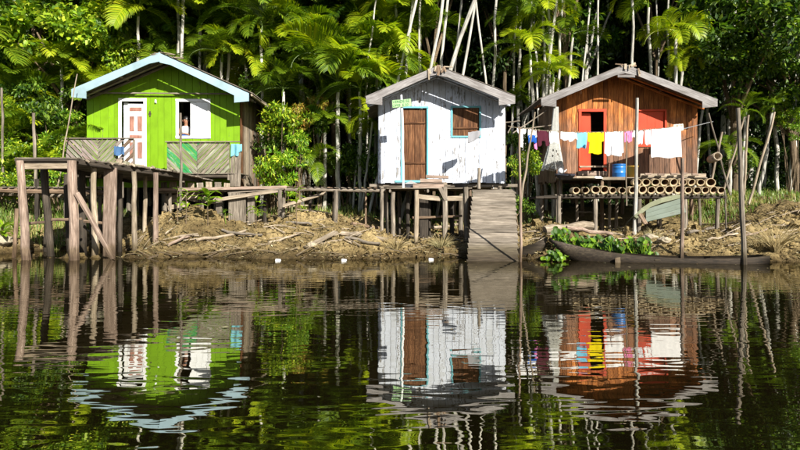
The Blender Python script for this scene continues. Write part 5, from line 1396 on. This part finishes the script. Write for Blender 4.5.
for i, (a, b_, dd, s_, kk, lab) in enumerate(((138, 12, 18.0, .8, 'yg', 'palm with fine fronds at the top left of the green ridge'), (163, 62, 18.4, .6, 'g', 'small palm just above the green roof ridge'), (222, 58, 18.0, .65, 'yg', 'small yellow green palm right of the green ridge'), (200, 22, 18.6, .8, 'yg', 'palm hanging over the right half of the green roof'),
   (262, 30, 18.0, .75, 'g', 'fine fronded palm above the right roof end of the green house'), (303, 38, 18.2, .8, 'yg', 'fine fronded palm left of the big low palm'), (283, 92, 17.3, .6, 'g', 'small palm over the reddish leafed bush'), (360, 92, 16.9, .7, 'yg', 'palm with hanging fronds left of the white house eave'),
   (376, 30, 18.5, .8, 'yg', 'palm behind the first white trunks'), (325, 128, 17.0, .5, 'gd', 'small shaded palm beside the lime bush'), (420, 30, 18.8, .7, 'g', 'palm among the white trunks above the white ridge'), (10, 100, 17.0, .7, 'yg', 'drooping palm low at the left edge'), (62, 70, 17.2, .55, 'yg', 'small palm set in the upper left tree'))):
    pl(a, b_, dd, 10, s_, kk, lab, seed=200 + i)
# slender pale trunks whose crowns stand above the frame
GT = 'slender pale trunked palms in the jungle'
slim = [(397, 81, 416, -4, 16.8, .045), (405, 74, 414, -6, 17.4, .05), (419, 72, 421, -6, 17.8, .035), (430, 70, 443, -4, 16.9, .05), (441, 66, 448, -6, 17.6, .05), (449, 68, 474, -4, 16.6, .065), (455, 70, 461, -10, 17.9, .035), (461, 72, 474, 2, 17.2, .045),
        (486, 82, 477, -4, 17.2, .035), (494, 80, 496, -5, 17.6, .045), (514, 90, 516, -5, 18.1, .035), (529, 100, 531, -3, 18.4, .03), (546, 98, 556, -4, 17.2, .05), (551, 96, 549, -6, 17.5, .045), (558, 94, 562, -5, 17.9, .045),
        (633, 68, 632, -6, 17.0, .045), (598, 72, 598, -6, 19.5, .04), (669, 85, 668, -5, 18.0, .035), (690, 90, 697, -5, 17.9, .04), (703, 95, 712, 0, 18.6, .04), (659, 78, 657, -4, 19.6, .03), (583, 78, 590, 0, 20.5, .04),
        (264, 20, 255, -12, 18.8, .045), (179, 55, 178, -10, 18.1, .055), (207, 60, 206, 0, 19.4, .04), (355, 180, 362, 118, 17.4, .03), (371, 60, 374, -10, 20.0, .035), (540, 150, 536, 60, 20.0, .04), (790, 208, 794, 120, 18.2, .07), (779, 205, 776, 130, 19.0, .06), (762, 202, 766, 140, 19.6, .05), (727, 185, 733, 60, 19.4, .045), (712, 190, 706, 60, 19.9, .045)]
desc = ['first', 'second', 'third', 'fourth', 'fifth', 'thickest', 'seventh', 'eighth']
for i, (pb, yb, pt_, yt, d, rr) in enumerate(slim):
    B = W(pb, yb, d); T = W(pt_, yt, d); up = (T - B) / (T.z - B.z)
    g = gz(B.x - up.x * (B.z - 1.5), d); base = B - up * (B.z - g)
    ztop = random.uniform(9.4, 12.5) + (2.5 if pb > 380 else 0); top = B + up * (ztop - B.z)
    if pb < 480 and pb > 390: lab = f'{desc[i]} white slender trunk from the left rising behind the white house roof' if i != 5 else 'thickest white leaning trunk rising behind the ridge of the white house'
    else:
        lab = {8: 'thin trunk leaning left behind the right slope of the white roof', 9: 'pale upright trunk behind the right slope of the white roof', 10: 'slim upright trunk over the right eave of the white house', 11: 'very thin trunk in the gap right of the white house', 12: 'leftmost of three white trunks before the left roof of the brown house', 13: 'middle of three white trunks at the left roof of the brown house', 14: 'rightmost of three white trunks at the left roof of the brown house', 15: 'straight white trunk rising from the ridge of the brown house', 16: 'faint trunk in the dark left of the brown ridge', 17: 'thin trunk above the right slope of the brown roof', 18: 'leaning trunk above the right end of the brown roof', 19: 'pale trunk just beyond the right eave of the brown house', 20: 'faint thin trunk right of the brown ridge', 21: 'faint trunk deep in the dark above the left brown roof', 22: 'pale trunk leaning left among palms right of the green roof', 23: 'ringed pale trunk standing behind the ridge of the green house', 24: 'thin trunk behind the right half of the green roof', 25: 'short pale trunk at the left wall of the white house', 26: 'faint trunk above the left roof of the white house', 27: 'trunk in the dark gap between white and brown houses', 28: 'thick crooked trunk at the right edge behind the grass', 29: 'second thick trunk from the right edge behind the grass', 30: 'third thick trunk from the right edge behind the grass', 31: 'slim trunk behind the leaning sticks right of the brown house', 32: 'slim trunk close to the right corner of the brown house'}[i]
    palm(base, top, random.randint(9, 12), random.uniform(.9, 1.15), 'gd', lab, trunk_r=rr, seed=60 + i, group=GT, name='slender_palm')

# --- jungle behind: canopy row added to shade it, crowns coloured dark for shade further back
GJ = 'trees of the dark jungle behind the houses'
def jlabel(x, d, row, zc):
    q = 400 + x / d * F
    kind = ('leafy canopy tree added to shade the jungle', 'dark broad crowned tree', 'deep shaded tree', 'farthest shaded tree')[row]
    hgt = 'low crowned ' if zc < 7.5 else ('high crowned ' if zc > 11 else '')
    for lim, txt in ((0, 'beyond the left edge of the view'), (75, 'at the far left behind the footbridge'), (165, 'behind the left half of the green house'), (250, 'behind the right half of the green house'), (370, 'between the green and white houses'), (440, 'behind the left half of the white house'), (510, 'behind the right half of the white house'), (560, 'in the gap between white and brown houses'), (630, 'behind the left half of the brown house'), (700, 'behind the right half of the brown house'), (800, 'right of the brown house')):
        if q < lim: return hgt + kind + ' ' + txt
    return hgt + kind + ' beyond the right edge of the view'
k = 0
for row, (d, zc0, zc1, step, keys, scl) in enumerate(((21.5, 9.4, 12.0, 2.9, ('b1', 'b3', 'b2'), 1.25), (24.5, 4.0, 12.5, 2.6, ('c1', 'c2', 'b2'), 1.15), (27.5, 3.0, 15.0, 2.7, ('c1', 'c2'), 1.35), (31, 3.0, 18.0, 3.0, ('c1', 'c2'), 1.6))):
    x = -.95 * d - 2
    while x < .95 * d + 2:
        zc = random.uniform(zc0, zc1); key = random.choice(keys)
        dd = d + random.uniform(-.9, .9)
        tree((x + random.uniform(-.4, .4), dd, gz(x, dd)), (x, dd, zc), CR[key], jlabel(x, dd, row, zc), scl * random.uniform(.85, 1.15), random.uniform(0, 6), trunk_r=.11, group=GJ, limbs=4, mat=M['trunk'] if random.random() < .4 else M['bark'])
        x += step * random.uniform(.75, 1.25); k += 1
# far foliage mass closing the view
g = np.random.default_rng(5)
n = 90000
P_ = np.stack([g.uniform(-42, 42, n), g.uniform(32.5, 38, n), g.uniform(.5, 28, n)], 1)
P_[:, 1] += np.maximum(0, P_[:, 2] - 18) * .3
O_ = np.tile(np.array([[0, -1.0, .2]]), (n, 1))
V_ = leaf_cloud(P_, O_, .55, 9, aspect=.5)
fo = put('forest', leaf_mesh('forest', V_, M['leaf_c']), Matrix.Identity(4)); tag(fo, 'mass of jungle foliage closing the background, its leaves darkened for shade', None, None, 'stuff')
# shrub layer under the trees
n = 34000
xx_ = g.uniform(-24, 24, n); yy_ = g.uniform(19, 27, n); hh = g.uniform(0, 1, n) ** 1.5 * (1.0 + .9 * np.sin(xx_ * 1.3) * np.cos(yy_ * 1.1 + xx_ * .4))
zz_ = np.array([gz(a, b_) for a, b_ in zip(xx_, yy_)]) + np.maximum(0, hh) * 1.6
V_ = leaf_cloud(np.stack([xx_, yy_, zz_], 1), np.tile(np.array([[0, -.3, .6]]), (n, 1)), .24, 10)
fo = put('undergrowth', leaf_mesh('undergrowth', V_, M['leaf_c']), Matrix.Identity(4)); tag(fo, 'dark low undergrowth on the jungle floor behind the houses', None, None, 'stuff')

# --- bushes near the houses
bush(281, 172, 15.2, 'l1', .8, 'bright yellow green bush right of the green house wall', 1.1)
bush(268, 172, 15.9, 'l2', .6, 'leafy green bush creeping up the side wall of the green house', 1.3)
bush(297, 150, 15.9, 'l1', .6, 'small lime bush above the slatted walkway', 1.2)
bush(300, 116, 16.6, 'f1', .62, 'bush with hanging reddish young leaves above the lime bush', 1.2)
bush(318, 104, 17.0, 'f1', .5, 'orange tinted leafy bush before the big palm', 1.0)
bush(306, 122, 17.2, 'm1', .8, 'broad green bush behind the reddish young leaves', 1.1)
bush(285, 122, 16.4, 'l2', .85, 'green bush behind the roof end of the green house', 1.1)
bush(270, 142, 16.9, 'm1', .5, 'dark climbing foliage on the brown side wall of the green house', 1.2)
bush(345, 160, 17.6, 'm1', .8, 'shaded bush between the lime bush and the white house', 1.2)
bush(372, 165, 17.0, 'm1', .6, 'dark bush by the left wall of the white house', 1.2)
bush(524, 165, 15.6, 'l2', .5, 'green bush behind the pole at the right of the white house', 1.3)
bush(517, 205, 12.8, 'm1', .42, 'small bush below the right corner of the white house', 1.0)
bush(528, 140, 16.6, 'm1', .6, 'bush climbing in the gap between white and brown houses', 1.4)
bush(738, 165, 18.4, 'm1', .6, 'bush with mid green leaves behind the leaning sticks', 1.0)
bush(790, 118, 17.4, 'l2', .5, 'patch of yellow green leaves at the right edge above the thick trunks', 1.0)
bush(797, 132, 16.4, 'l1', .35, 'little lime leafed bush at the right edge', 1.0)
u = [(6, 150, 15.6, 'l2', .9), (30, 160, 15.4, 'l2', .85), (52, 150, 15.8, 'l1', .7), (76, 158, 15.7, 'l2', .7), (18, 120, 16.6, 'l2', .9), (50, 118, 16.4, 'm1', .9), (72, 125, 16.6, 'l1', .6), (88, 165, 15.9, 'm1', .6), (-14, 175, 15, 'l2', .9), (8, 185, 14.3, 'l2', .6), (60, 182, 14.6, 'l1', .5), (30, 190, 14.2, 'm1', .5)]
ul = ['bush at the far left edge above the footbridge', 'bush left of the upright pale post', 'lime bush between the pale post and the bent stick', 'green bush under the left eave of the green house', 'tall bush in the upper left shrubbery', 'dark green bush right above the pale post top', 'small lime bush left of the green house wall', 'low bush touching the left railing of the porch', 'bush beyond the left edge by the footbridge', 'low bush just over the footbridge at the left', 'small lime bush behind the front dock post', 'low mid green bush behind the dock frame']
for (a, b_, d, kd, sc), lab in zip(u, ul): bush(a, b_, d, kd, sc, lab, 1.0)
for i, (a, b_, d, s_, kk, lab) in enumerate(((44, 172, 15.2, .5, 'yg', 'small feathery palm sprout behind the dock'), (12, 140, 15.9, .6, 'yg', 'feathery palm sprout at the left edge'), (84, 145, 16.2, .5, 'g', 'palm sprout by the left wall of the green house'), (310, 165, 16.8, .5, 'g', 'palm sprout in the shade left of the white house'), (512, 110, 17.9, .45, 'g', 'palm sprout right of the white gable'))):
    pl(a, b_, d, 9, s_, kk, lab, seed=120 + i, trunk_r=.03, cat='palm', name='young_palm')

# --- young plants on the mud (few big leaves each)
def leafy_plant(px, py, h, nl, ll, mat, label, d=None, lean=0, wide=.35):
    p = on_ground(px, py, 0) if d is None else gp(px, py, d, 0)
    root = empty('young_plant', p, label, 'plant'); r = random.Random(int(px * 7 + py))
    mb = MB(); tp = p + Vector((lean, 0, h)); mb.tube([p - Vector((0, 0, .05)), p.lerp(tp, .5) + Vector((r.uniform(-.03, .03), 0, 0)), tp], [.012, .01, .006], 5); mb.build('stem', M['bark'] if h > .5 else M['frond_g'], root)
    for k in range(nl):
        a = r.uniform(0, 6.28); s0 = p.lerp(tp, r.uniform(.45, 1)); e = r.uniform(.1, 1.0)
        dr = Vector((math.cos(a) * math.cos(e), math.sin(a) * math.cos(e), math.sin(e))); sd = dr.cross(Vector((0, 0, 1))).normalized(); mb = MB(); c = s0.copy(); l_ = ll * r.uniform(.7, 1.2)
        for j in range(6):
            u_ = j / 5; w_ = l_ * wide * .5 * math.sin(math.pi * (.06 + .92 * u_)); nn_ = sd.cross(dr).normalized()
            mb.v += [tuple(c + sd * w_ + nn_ * w_ * .35), tuple(c), tuple(c - sd * w_ + nn_ * w_ * .35)]
            c = c + dr * l_ / 5; dr = (dr + Vector((0, 0, -.22))).normalized()
        for j in range(5):
            o = 3 * j; mb.f += [[o, o + 1, o + 4, o + 3], [o + 1, o + 2, o + 5, o + 4]]
        mb.build('leaf', mat, root, smooth=True)
    return root
leafy_plant(208, 226, .75, 13, .36, M['leaf_d'], 'young banana like plant with bright leaves on the tan mound')
leafy_plant(186, 224, .7, 9, .26, M['leaf_a'], 'sapling with round leaves by the forked pole')
leafy_plant(178, 225, .85, 7, .22, M['leaf_d'], 'thin sapling with yellow leaves touching the walkway edge')
leafy_plant(256, 230, .7, 12, .24, M['leaf_a'], 'slim leafy sapling under the right end of the reddish walkway')
leafy_plant(226, 224, .35, 8, .18, M['leaf_b'], 'small weed beside the banana like plant')
leafy_plant(297, 226, .8, 12, .26, M['leaf_a'], 'green sapling in front of the slanting pale board')
leafy_plant(300, 205, .5, 8, .22, M['leaf_d'], 'yellowish seedling behind the slanting pale board')
leafy_plant(711, 212, .4, 9, .2, M['leaf_d'], 'yellow green seedling under the right end of the pot shelf')
leafy_plant(3, 250, .55, 12, .3, M['leaf_a'], 'broad leaved weed at the left waterline')
leafy_plant(14, 246, .45, 10, .26, M['leaf_d'], 'second broad leaved weed left of the first dock post')
leafy_plant(39, 244, .25, 7, .16, M['leaf_a'], 'small weed between the first two dock posts')
leafy_plant(128, 214, .4, 6, .16, M['leaf_a'], 'weed in the shade under the dock')
# --- water hyacinth between bank and canoe
r = random.Random(3)
for k in range(26):
    px = 560 + (k % 13) * 7.5 + r.uniform(-3, 3); d = 10.15 + r.uniform(-.05, .45); x = W(px, 0, d).x
    if k > 21: px = [548, 556, 562, 553][k - 22]; d = 9.75 + .1 * (k % 3); x = W(px, 0, d).x
    base = Vector((x, d, max(0.0, ground(x, d))))
    root = empty('water_hyacinth', base, 'bright green water hyacinth rosette floating behind the canoe' if k < 22 else 'small hyacinth rosette floating before the canoe bow', 'water plant', 'water hyacinths by the canoe')
    for j in range(12 if k < 22 else 7):
        a = r.uniform(0, 6.28); hgt = r.uniform(.06, .38) * (1.0 if k < 22 else .4); rd_ = r.uniform(.03, .17)
        tip = base + Vector((math.cos(a) * rd_, math.sin(a) * rd_, hgt)); mb = MB(); mb.tube([base, base.lerp(tip, .5) + Vector((0, 0, .02)), tip], [.012, .014, .006], 5)
        lr = r.uniform(.032, .068); n_ = Vector((math.cos(a) * .5 + r.uniform(-.2, .2), -.6, r.uniform(.3, .9))).normalized(); sx = n_.cross(Vector((0, 0, 1))).normalized(); sy = sx.cross(n_)
        i0 = len(mb.v); mb.v.append(tuple(tip - n_ * .015))
        for q in range(10):
            an = 2 * math.pi * q / 10; mb.v.append(tuple(tip + sy * lr * .7 + sx * lr * math.cos(an) + sy * lr * 1.05 * math.sin(an) + n_ * .006 * math.cos(2 * an)))
        mb.f += [[i0, i0 + 1 + q, i0 + 1 + (q + 1) % 10] for q in range(10)]
        mb.build('leaf', (M['leaf_b'], M['leaf_a'], M['leaf_b'])[j % 3], root)
# --- dry straw tussocks
def tussock(px, py, n, h, label, mat=None):
    p = on_ground(px, py, 0); r = random.Random(int(px)); mb = MB()
    for k in range(n):
        a = r.uniform(0, 6.28); out_ = r.uniform(.2, 1.0); l_ = h * r.uniform(.6, 1.1); c = p + Vector((math.cos(a) * .04, math.sin(a) * .04, -.02))
        dr = Vector((math.cos(a) * out_, math.sin(a) * out_ * .8, 1)).normalized(); w_ = .007; i0 = len(mb.v)
        for j in range(5):
            sd = dr.cross(Vector((0, -1, 0))).normalized() * w_ * (1 - j / 4.4); mb.v += [tuple(c + sd), tuple(c - sd)]
            c = c + dr * l_ / 4; dr = (dr + Vector((math.cos(a) * .15, math.sin(a) * .15, -.25 * out_))).normalized()
        for j in range(4): mb.f.append([i0 + 2 * j, i0 + 2 * j + 1, i0 + 2 * j + 3, i0 + 2 * j + 2])
    o = mb.build('dry_tussock', mat or M['dryleaf'], None, p); tag(o, label, 'grass tuft')
tussock(396, 250, 130, .42, 'spiky dry straw tuft at the waterline left of the deck posts')
tussock(441, 250, 130, .42, 'spiky dry straw tuft at the waterline just left of the ramp')
tussock(775, 252, 170, .75, 'large dry straw tuft at the right end of the bank beyond the canoe')
tussock(757, 250, 60, .4, 'small dry straw tuft by the stern of the canoe')
tussock(655, 238, 60, .3, 'dry tuft below the overturned pale boat')
tussock(322, 250, 40, .25, 'little dry tuft by the short slanting board')
# --- grass
def grass(name, n, xr, dr_, h, mat, label, seed, dens=None):
    g = np.random.default_rng(seed); V = []; 
    x = g.uniform(*xr, n); y = g.uniform(*dr_, n); keep = g.uniform(0, 1, n) < (0.35 + .65 * (np.sin(x * 2.1 + np.cos(y * 1.7) * 2) * .5 + .5))
    if dens is not None: keep &= g.uniform(0, 1, n) < dens(x, y)
    x = x[keep]; y = y[keep]; m_ = len(x); z = np.array([ground(a, b_) for a, b_ in zip(x, y)])
    a = g.uniform(0, 6.28, m_); hh = h * g.uniform(.4, 1.2, m_); lean = g.uniform(.1, .7, m_); w_ = .009
    sx = np.cos(a + 1.57) * w_; sy = np.sin(a + 1.57) * w_
    P0 = np.stack([x - sx, y - sy, z - .02], 1); P1 = np.stack([x + sx, y + sy, z - .02], 1)
    mx_ = x + np.cos(a) * hh * lean * .3; my = y + np.sin(a) * hh * lean * .3
    P2 = np.stack([mx_ + sx * .8, my + sy * .8, z + hh * .6], 1); P3 = np.stack([mx_ - sx * .8, my - sy * .8, z + hh * .6], 1)
    P4 = np.stack([x + np.cos(a) * hh * lean, y + np.sin(a) * hh * lean, z + hh * (.98 - .3 * lean)], 1)
    V = np.stack([P0, P1, P2, P3, P4], 1).reshape(-1, 3); b0 = np.arange(m_) * 5
    F_ = np.vstack([np.stack([b0, b0 + 1, b0 + 2], 1), np.stack([b0, b0 + 2, b0 + 3], 1), np.stack([b0 + 3, b0 + 2, b0 + 4], 1)])
    # keep each blade's faces
    o = put(name, mesh_np(name, V, F_, mat), Matrix.Identity(4)); tag(o, label, None, None, 'stuff')
grass('grass', 22000, (8.5, 22), (14.2, 18.5), .22, M['grass'], 'green grass along the top of the right bank', 1)
grass('grass', 20000, (-17, -8.2), (12.3, 16.5), .32, M['grass'], 'pale green grass on the left slope behind the dock', 2)
grass('grass', 5000, (-4.5, 5), (14.5, 19), .25, M['grass'], 'thin grass in the shade between the houses', 3)
# --- litter: sticks, leaves, clods on the bank
def litter(name, n, size, mat, seed, label, xr=(-16, 16), tmax=5.0, flat=.25, asp=.4):
    g = np.random.default_rng(seed); x = g.uniform(*xr, n); t = g.uniform(0.02, 1, n) ** 1.2 * tmax; y = np.array([shore(a) for a in x]) + t
    keep = (np.sin(x * 3.1 + np.sin(y * 4)) + np.sin(y * 5 + x) + g.uniform(-1.6, 1.6, n)) > -.5; x = x[keep]; y = y[keep]
    z = np.array([ground(a, b_) for a, b_ in zip(x, y)]) + g.uniform(.0, .035, len(x))
    P = np.stack([x, y, z], 1); out_ = g.normal(0, 1, (len(x), 3)); out_[:, 2] = np.abs(out_[:, 2]) * flat
    V = leaf_cloud(P, out_, size, seed, droop=0.0, fold=.5, aspect=asp)
    V[:, 2] = np.repeat(z, 4) + (V[:, 2] - np.repeat(z, 4)) * .45
    o = put(name, leaf_mesh(name, V, mat), Matrix.Identity(4)); tag(o, label, None, None, 'stuff')
litter('leaf_litter', 30000, .08, M['litter'], 5, 'dry fallen leaves and husks strewn over the bank')
litter('twig_litter', 9000, .19, M['dryleaf'], 6, 'dry twigs and straw strewn over the bank', asp=.07, flat=.25)
g = np.random.default_rng(12); mbv = []; mbf = []
ico = [(-1,-1,-1),(1,-1,-1),(1,1,-1),(-1,1,-1),(-1,-1,1),(1,-1,1),(1,1,1),(-1,1,1)]; icf = [[0,3,2,1],[4,5,6,7],[0,1,5,4],[1,2,6,5],[2,3,7,6],[3,0,4,7]]
for k in range(6500):
    x = g.uniform(-15, 15); y = shore(x) + g.uniform(-.05, 1) ** 1.0 * 3.6; s_ = g.uniform(.012, .06) * (1 + (g.uniform() < .04) * 1.2); z = ground(x, y)
    rot = Matrix.Rotation(g.uniform(0, 6), 3, 'Z') @ Matrix.Rotation(g.uniform(0, 6), 3, 'X'); i0 = len(mbv)
    sc = (g.uniform(.6, 1.4), g.uniform(.6, 1.4), g.uniform(.4, .9))
    for c_ in ico:
        q = rot @ Vector([c_[i] * s_ * sc[i] * g.uniform(.55, 1.05) for i in range(3)]); mbv.append((x + q.x, y + q.y, z + q.z))
    mbf += [[i0 + j for j in f_] for f_ in icf]
o = put('rubble', mesh_np('rubble', mbv, mbf, M['earth']), Matrix.Identity(4)); tag(o, 'clods of earth and broken bits on the muddy bank', None, None, 'stuff')
# sticks as loose debris
mb = MB(); r = random.Random(8)
for k in range(420):
    x = r.uniform(-12, 13); y = shore(x) + r.random() ** 1.3 * 3.8; l_ = r.uniform(.15, .7); a = r.uniform(-.7, .7) + (math.pi if r.random() < .5 else 0)
    q = Vector((x + math.cos(a) * l_, y + math.sin(a) * l_, 0)); z1 = ground(x, y) + r.uniform(.01, .06); z2 = ground(q.x, q.y) + r.uniform(.01, .12)
    p_ = Vector((x, y, z1)); q.z = z2; mb.tube([p_, p_.lerp(q, .5) + Vector((0, 0, r.uniform(-.01, .03))), q], [r.uniform(.008, .022), .012, .006], 5)
o = mb.build('driftwood_litter', M['palewood'], None, Vector((0, 0, 0))); tag(o, 'broken sticks and small driftwood scattered on the bank', None, None, 'stuff')
g = np.random.default_rng(77); n = 420
x = g.uniform(-13, 12, n); y = np.array([shore(a) for a in x]) - g.uniform(0, 1, n) ** 2.2 * 6.5 - .02
V = leaf_cloud(np.stack([x, y, np.full(n, .006)], 1), g.normal(0, 1, (n, 3)) * np.array([1, 1, 0]), .06, 78, droop=0, fold=.3, aspect=.5); V[:, 2] = .006 + np.abs(V[:, 2] - .006) * .06
o = put('floating_leaves', leaf_mesh('floating_leaves', V, M['litter']), Matrix.Identity(4)); tag(o, 'bits of leaf and straw floating on the river near the bank', None, None, 'stuff')
DL = ['grey root piece on the bank under the reddish walkway', 'bleached branch low on the bank below the slatted walkway', 'dark split log half sunk in the mud left of the ramp', 'pale curved branch on the bank above the canoe', 'broken pole end on the bank right of the overturned boat', 'bleached branch lying across the right bank', 'short log at the foot of the tan earth mound', 'grey stick pile log behind the straw tufts', 'pale root sticking out above the canoe stern', 'small log in the mud under the slanting pale board']
for (p_, q_, t_, mt), lab in zip((((222, 232), (262, 238), .06, 'greywood'), ((268, 244), (300, 236), .05, 'palewood'), ((352, 226), (378, 232), .09, 'oldboard'), ((606, 231), (634, 236), .06, 'palewood'), ((690, 236), (716, 229), .07, 'greywood'), ((706, 241), (738, 236), .05, 'palewood'), ((168, 248), (190, 241), .07, 'pinkwood'), ((398, 236), (424, 240), .05, 'greywood'), ((742, 238), (768, 232), .05, 'pinkwood'), ((286, 224), (312, 227), .07, 'greywood')), DL):
    lying(on_ground(*p_, t_ * .5), on_ground(*q_, t_ * .9), t_, .1, M[mt], lab, 'branch', 'fallen_branch', True)
# rocks and litter
def rock(px, py, s_, label, mat=None):
    p = on_ground(px, py, s_ * .3); me = bpy.data.meshes.new('rock'); import bmesh
    bm = bmesh.new(); bmesh.ops.create_icosphere(bm, subdivisions=3, radius=s_)
    for v in bm.verts:
        n_ = mnoise.noise(v.co * (2.2 / s_) + Vector((px, 0, 0))) * .35; v.co *= 1 + n_; v.co.z *= .7; v.co.x *= 1.2
    bm.to_mesh(me); bm.free(); o = put('rock', me, Matrix.Translation(p), None, mat or M['stone']); tag(o, label, 'rock')
M['stone'] = plain('pale_stone', (.33, .28, .2), rough=.9, var=.25, scale=8, bump=.6)
rock(2, 243, .17, 'pale boulder at the left edge above the water')
rock(650, 240, .14, 'flat pale stone on the bank behind the canoe')
rock(664, 242, .11, 'smaller pale stone right of the flat one behind the canoe')
rock(797, 226, .12, 'dark rounded stone at the right edge of the bank', M['earth'])
rock(312, 247, .09, 'stone under the short slanting board')
rock(770, 262, .16, 'dark wet stone at the waterline beyond the canoe stern', M['earth'])
def scrap(px, py, d, label):
    x = W(px, 0, d).x; root = empty('floating_box', (x, d, 0), label, 'litter'); mb = MB()
    mb.prism([(x - .05, -.02), (x + .055, -.02), (x + .045, .022), (x - .04, .03)], d - .03, d + .04); mb.build('box', M['whiteplastic'], root)
    mb = MB(); mb.prism([(x - .045, .031), (x + .045, .023), (x + .05, .028), (x - .04, .038)], d - .035, d + .045); mb.build('lid', M['whiteplastic'], root)
scrap(278, 263, 9.95, 'small white litter floating below the green side of the bank')
scrap(344, 263, 9.95, 'small white litter floating left of the straw tufts')
scrap(431, 260, 10.1, 'small white litter at the waterline left of the ramp')

# ================================================================ the woman at the window of the green house
M['skin'] = plain('brown_skin', (.34, .17, .10), rough=.55, var=.08, scale=20, bump=.05)
M['hair'] = plain('black_hair', (.012, .01, .01), rough=.4, var=.3, scale=60)
px_, d_ = 186.5, YG + .42
hx = W(px_, 0, d_).x; hz = W(0, 120.5, d_).z; fl = 2.05
pe = empty('person', (hx, d_, fl), 'person in a white and blue top looking out of the open green house window', 'person')
s_ = (hz + .11 - fl) / 1.66
def J(x, y, z): return Vector((hx + x * s_, d_ + y * s_, fl + z * s_))
joints = [('pelvis', J(0, .02, .90), .13), ('waist', J(0, .0, 1.05), .115), ('chest', J(0, -.02, 1.24), .14), ('neckb', J(0, -.02, 1.38), .06), ('neck', J(0, -.03, 1.44), .048), ('head', J(0, -.045, 1.54), .085), ('top', J(0, -.035, 1.62), .06),
 ('shl', J(-.16, -.02, 1.34), .052), ('ell', J(-.22, -.10, 1.10), .038), ('wrl', J(-.10, -.30, 1.12), .026), ('hdl', J(-.05, -.35, 1.12), .026),
 ('shr', J(.16, -.02, 1.34), .052), ('elr', J(.22, -.10, 1.10), .038), ('wrr', J(.12, -.30, 1.12), .026), ('hdr', J(.08, -.35, 1.12), .026),
 ('hl', J(-.09, .02, .86), .085), ('kl', J(-.10, -.01, .48), .055), ('al', J(-.10, .03, .08), .036), ('fl', J(-.10, -.12, .03), .03),
 ('hr', J(.09, .02, .86), .085), ('kr', J(.10, -.01, .48), .055), ('ar', J(.10, .03, .08), .036), ('fr', J(.10, -.12, .03), .03)]
edges = [(0, 1), (1, 2), (2, 3), (3, 4), (4, 5), (5, 6), (2, 7), (7, 8), (8, 9), (9, 10), (2, 11), (11, 12), (12, 13), (13, 14), (0, 15), (15, 16), (16, 17), (17, 18), (0, 19), (19, 20), (20, 21), (21, 22)]
# five fingers on each hand
rad = [j[2] * s_ for j in joints]; vs = [j[1] for j in joints]
for (hi, sx) in ((10, 1), (14, -1)):
    for f_ in range(5):
        off_ = (f_ - 2) * .016; l_ = (.05, .075, .08, .072, .055)[f_]
        a = vs[hi] + Vector((off_ * s_, -.03 * s_, .004)); b_ = a + Vector((off_ * .4, -l_ * s_, -.02))
        vs.append(a); rad.append(.008); vs.append(b_); rad.append(.006); edges += [(hi, len(vs) - 2), (len(vs) - 2, len(vs) - 1)]
me = bpy.data.meshes.new('body'); org = WM[pe.name].translation
me.from_pydata([tuple(v - org) for v in vs], edges, []); me.update()
bo = put('body', me, Matrix.Translation(org), pe, M['skin'])
sk = bo.modifiers.new('skin', 'SKIN'); ss = bo.modifiers.new('sub', 'SUBSURF'); ss.levels = 2; ss.render_levels = 2
for i, v in enumerate(me.skin_vertices[0].data): v.radius = (rad[i], rad[i]); v.use_root = (i == 0)
def ell(name, c, r3, mat, parent, n=12):
    mb = MB()
    for i in range(n + 1):
        th = math.pi * i / n
        for k in range(16):
            a = 2 * math.pi * k / 16; mb.v.append((c.x + r3[0] * math.sin(th) * math.cos(a), c.y + r3[1] * math.sin(th) * math.sin(a), c.z + r3[2] * math.cos(th)))
    for i in range(n):
        for k in range(16): mb.f.append([i * 16 + k, (i + 1) * 16 + k, (i + 1) * 16 + (k + 1) % 16, i * 16 + (k + 1) % 16])
    return mb.build(name, mat, parent, smooth=True)
ell('hair', J(0, -.005, 1.575), (.098 * s_, .10 * s_, .115 * s_), M['hair'], pe)
ell('nose', J(0, -.142, 1.535), (.012, .016, .02), M['skin'], pe, 6)
for sx in (-1, 1): ell('eye', J(sx * .032, -.122, 1.56), (.013, .01, .008), M['hair'], pe, 6); ell('ear', J(sx * .092, -.04, 1.545), (.01, .02, .03), M['skin'], pe, 6)
ell('mouth', J(0, -.13, 1.495), (.022, .01, .007), M['red'], pe, 6)
def tubecloth(name, rings, mat):
    mb = MB(); n = 20
    for (c, rx_, ry_) in rings:
        for k in range(n):
            a = 2 * math.pi * k / n; f_ = 1 + .04 * math.sin(5 * a + c.z * 9); mb.v.append((c.x + rx_ * f_ * math.cos(a) * s_, c.y + ry_ * f_ * math.sin(a) * s_, c.z))
    for i in range(len(rings) - 1):
        for k in range(n): mb.f.append([i * n + k, i * n + (k + 1) % n, (i + 1) * n + (k + 1) % n, (i + 1) * n + k])
    o = mb.build(name, mat, pe, smooth=True); md = o.modifiers.new('t', 'SOLIDIFY'); md.thickness = .004
tubecloth('white_top', [(J(0, -.01, 1.12), .15, .125), (J(0, -.02, 1.24), .165, .14), (J(0, -.02, 1.33), .17, .12), (J(0, -.02, 1.385), .10, .08)], CM['white'])
tubecloth('blue_skirt', [(J(0, .02, .62), .2, .18), (J(0, .02, .86), .17, .16), (J(0, 0, 1.0), .145, .13), (J(0, -.01, 1.13), .152, .128)], CM['darkblue'])
